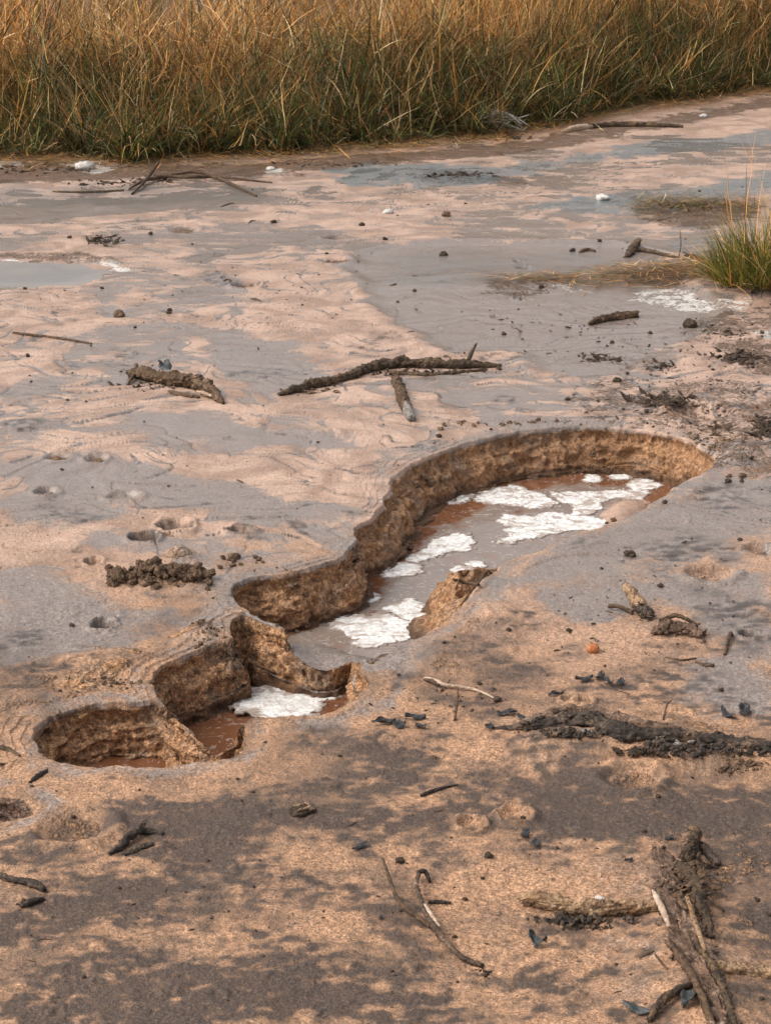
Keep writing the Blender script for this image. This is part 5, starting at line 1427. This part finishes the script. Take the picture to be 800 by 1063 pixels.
    for (u, v, r, lab) in [(625, 207, 6.5, 'white stone beside the bluish water channel far right'), (403, 221, 4.5, 'white pebble in the far middle of the pale mud'), (281, 176, 4, 'white pebble under the grass bank left of centre'), (730, 121, 3.5, 'pale pebble under the grass at far right'),
                           (555, 937, 0, ''), (622, 934, 4, 'pale pebble just behind the flaking log'), (594, 804, 0, ''), (88, 175, 9, 'broad white salt-crusted stone at the far left under the grass')]:
        if r: clod('pale_stone', u, v, r, 'stone', lab, 'stone', 'pale stones', (1.3, 1, .6), .45)
    # ---- crumbs strewn about
    rs = np.random.default_rng(99); cnt = 0
    while cnt < 230:
        u = rs.uniform(-20, 820); v = 190 + 850 * rs.random() ** 1.15
        x, y = unproj(u, v); dep, sd_ = pit_depth(np.array([float(x)]), np.array([float(y)]))
        if sd_[0] > -.03: continue
        dens = .5 + fbm2(x * 1.6, y * 1.6, 2, 200) + (.35 if u > 560 and v < 480 else 0)
        if rs.random() > dens: continue
        r = .9 + 2.0 * rs.random() ** 2.6
        clod('mud_crumb', u, v, r, 'clod_dark', 'small dark crumb of mud or bark strewn on the open mud flat', 'mud crumb', 'crumbs strewn on the mud flat', (1.2, .9, .7), .7, .2, False); cnt += 1
    # ---- strewn bits of thin twig
    for i in range(26):
        u = rs.uniform(10, 800); v = 200 + 300 * rs.random() if i < 16 else rs.uniform(620, 1040)
        x, y = unproj(u, v); dep, sd_ = pit_depth(np.array([float(x)]), np.array([float(y)]))
        if sd_[0] > -.05: continue
        l = rs.uniform(6, 15); a_ = rs.uniform(-.5, .5)
        stick('twig_bit', [(u - l / 2, v - l * a_ * .4, .6), (u, v + rs.uniform(-1.5, 1), .9), (u + l / 2, v + l * a_ * .4, .5)], 'twig', 'short thin twig fragment strewn on the open mud flat', 'twig', 'twig bits strewn on the mud flat', n=6)


# ------------------------------------------------------------------ the tuft at the right edge
def build_tuft():
    p = on(794, 296)
    t = thing('grass_tuft', p, 'lone green grass tuft with dry stalks at the right edge of the mud', 'grass tuft')
    n = 2600
    def pos(n, s):
        a = rng.uniform(0, 6.28, n); r = s * np.sqrt(rng.random(n)); return np.stack([np.cos(a) * r, np.sin(a) * r * .8, np.zeros(n)], 1), a
    b, a = pos(n, .19)
    w = np.tile([.03, .02, .03, .66, .24, .02], (n, 1))
    rad = np.linalg.norm(b, axis=1) / .19
    V, q, c = ribbons(b, rng.uniform(.10, .35, n) * (1.05 - .45 * rad), a + rng.normal(0, .5, n), .12 + .75 * rad * rng.random(n), np.abs(rng.normal(.6, .45, n)), rng.uniform(.002, .0045, n), palette(w, n) * np.array([1.55, 1.4, 1.0]), 5)
    me = new_mesh('green_blades', V, q); add_color(me, 'tint', c); link('green_blades', me, M['grass'], t)
    n = 380; b, a = pos(n, .20)
    V, q, c = ribbons(b, rng.uniform(.14, .40, n), rng.uniform(0, 6.28, n), rng.uniform(.5, 1.3, n), rng.uniform(.1, .9, n), rng.uniform(.002, .0045, n), palette(np.tile([.3, .25, .3, .02, .02, .12], (n, 1)), n), 5)
    me = new_mesh('dead_blades', V, q); add_color(me, 'tint', c); link('dead_blades', me, M['grass'], t)
    for k in range(16):
        b, a = pos(1, .13)
        V, q, c = ribbons(b, np.array([rng.uniform(.40, .66)]), np.array([rng.uniform(0, 6.28)]), np.array([rng.uniform(.02, .28)]), np.array([rng.uniform(0, .3)]), np.array([rng.uniform(.004, .006)]), palette(np.array([[.3, .1, .55, .05, 0, 0]]), 1), 7)
        me = new_mesh('dry_stalk', V, q); add_color(me, 'tint', c); link('dry_stalk', me, M['grass'], t)
    # thatch drifted to the left of the tuft
    n = 5200
    u = rng.uniform(490, 800, n); v = 289 + rng.normal(0, 7, n) * sstep(480, 700, u) + 3 * np.sin(u / 40); keep = rng.random(n) < sstep(480, 760, u) * .9 + .06
    u, v = u[keep], v[keep]; x, y = unproj(u, v); n = len(x)
    z = height(x, y) + .003
    V, q, c = ribbons(np.stack([x, y, z], 1), rng.uniform(.04, .13, n), rng.normal(3.1, 1.3, n), rng.uniform(1.36, 1.56, n), rng.uniform(0, .1, n), rng.uniform(.0022, .005, n), palette(np.tile([.08, .20, .06, .12, .10, .44], (n, 1)), n), 3)
    me = new_mesh('straw_litter', V, q); add_color(me, 'tint', c); o = link('straw_litter', me, M['grass']); tag(o, 'brown straw litter trailing left from the grass tuft', 'grass litter', kind='stuff')
    n = 1400
    u = rng.uniform(655, 790, n); v = 217 + rng.normal(0, 5, n); x, y = unproj(u, v); z = height(x, y) + .003
    V, q, c = ribbons(np.stack([x, y, z], 1), rng.uniform(.05, .18, n), rng.uniform(0, 6.3, n), rng.uniform(1.1, 1.5, n), rng.uniform(0, .2, n), rng.uniform(.0016, .0035, n), palette(np.tile([.08, .10, .05, .24, .20, .33], (n, 1)), n), 3)
    me = new_mesh('straw_litter', V, q); add_color(me, 'tint', c); o = link('straw_litter', me, M['grass']); tag(o, 'olive straw litter patch behind the grass tuft', 'grass litter', kind='stuff')
    # two stray stalks in front of the tuft
    for (u, v, h, le, lab) in ((757, 240, .22, .12, 'single pale dry stalk standing behind the left side of the grass tuft'), (752, 268, .20, .05, 'single brown dry stalk standing just left of the grass tuft')):
        p2 = on(u, v)
        V, q, c = ribbons(np.zeros((1, 3)), np.array([h]), np.array([2.8]), np.array([le]), np.array([.15]), np.array([.007]), palette(np.array([[.3, .1, .6, 0, 0, 0]]), 1), 6)
        me = new_mesh('dry_stalk', V, q); add_color(me, 'tint', c); o = link('dry_stalk', me, M['grass']); o.location = p2; tag(o, lab, 'grass stalk')


# ------------------------------------------------------------------ light
def build_light():
    d = Vector((-.62, -.12, .76)).normalized()
    el = math.asin(d.z); rot = math.atan2(d.x, d.y)
    L = bpy.data.lights.new('sun', 'SUN'); L.energy = 1.15; L.angle = math.radians(40); L.color = (1.0, .93, .84)
    o = bpy.data.objects.new('sun', L); COL.objects.link(o)
    o.rotation_euler = d.to_track_quat('Z', 'Y').to_euler(); o.location = d * 50
    w = bpy.data.worlds.new('World'); SC.world = w; w.use_nodes = True
    nt = w.node_tree; bg = nt.nodes['Background']
    s = nt.nodes.new('ShaderNodeTexSky'); s.sky_type = 'NISHITA'; s.sun_disc = False
    s.sun_elevation = el; s.sun_rotation = rot; s.air_density = 1.0; s.dust_density = 4.0; s.ozone_density = 1.0
    nt.links.new(s.outputs[0], bg.inputs[0]); bg.inputs[1].default_value = .15
    hs = nt.nodes.new('ShaderNodeHueSaturation'); hs.inputs['Saturation'].default_value = .32   # thin high overcast
    nt.links.new(s.outputs[0], hs.inputs['Color']); wb = nt.nodes.new('ShaderNodeMix'); wb.data_type = 'RGBA'; wb.blend_type = 'MULTIPLY'; wb.inputs[0].default_value = 1; wb.inputs[7].default_value = (1.0, .97, .93, 1)   # warm white balance put into the sky colour
    nt.links.new(hs.outputs[0], wb.inputs[6]); nt.links.new(wb.outputs[2], bg.inputs[0])


build_ground()
pw = [p for (p, W), D in PITS]
sheet('trench_water', pw[2], WATER_Z, .012, M['water'], water_tone, .03)
sheet('pit_water', pw[0], WATER_Z + .022, .012, M['water'], None, .03)
sheet('pit_water', pw[1], WATER_Z - .009, .012, M['water'], None, .01)
for p, z in zip(PUD_XY, PUD_Z):
    sheet('puddle', p, z - .002, .03, M['puddle'], None, .12)
build_foam()
build_grass()
build_objects()
build_tuft()
build_light()
SC.view_settings.view_transform = 'Standard'
SC.view_settings.look = 'None'
SC.view_settings.exposure = 0.58
SC.view_settings.gamma = 1.0
SC.view_settings.use_curve_mapping = False
SC.render.engine = 'CYCLES'
SC.cycles.max_bounces = 6
SC.cycles.diffuse_bounces = 3
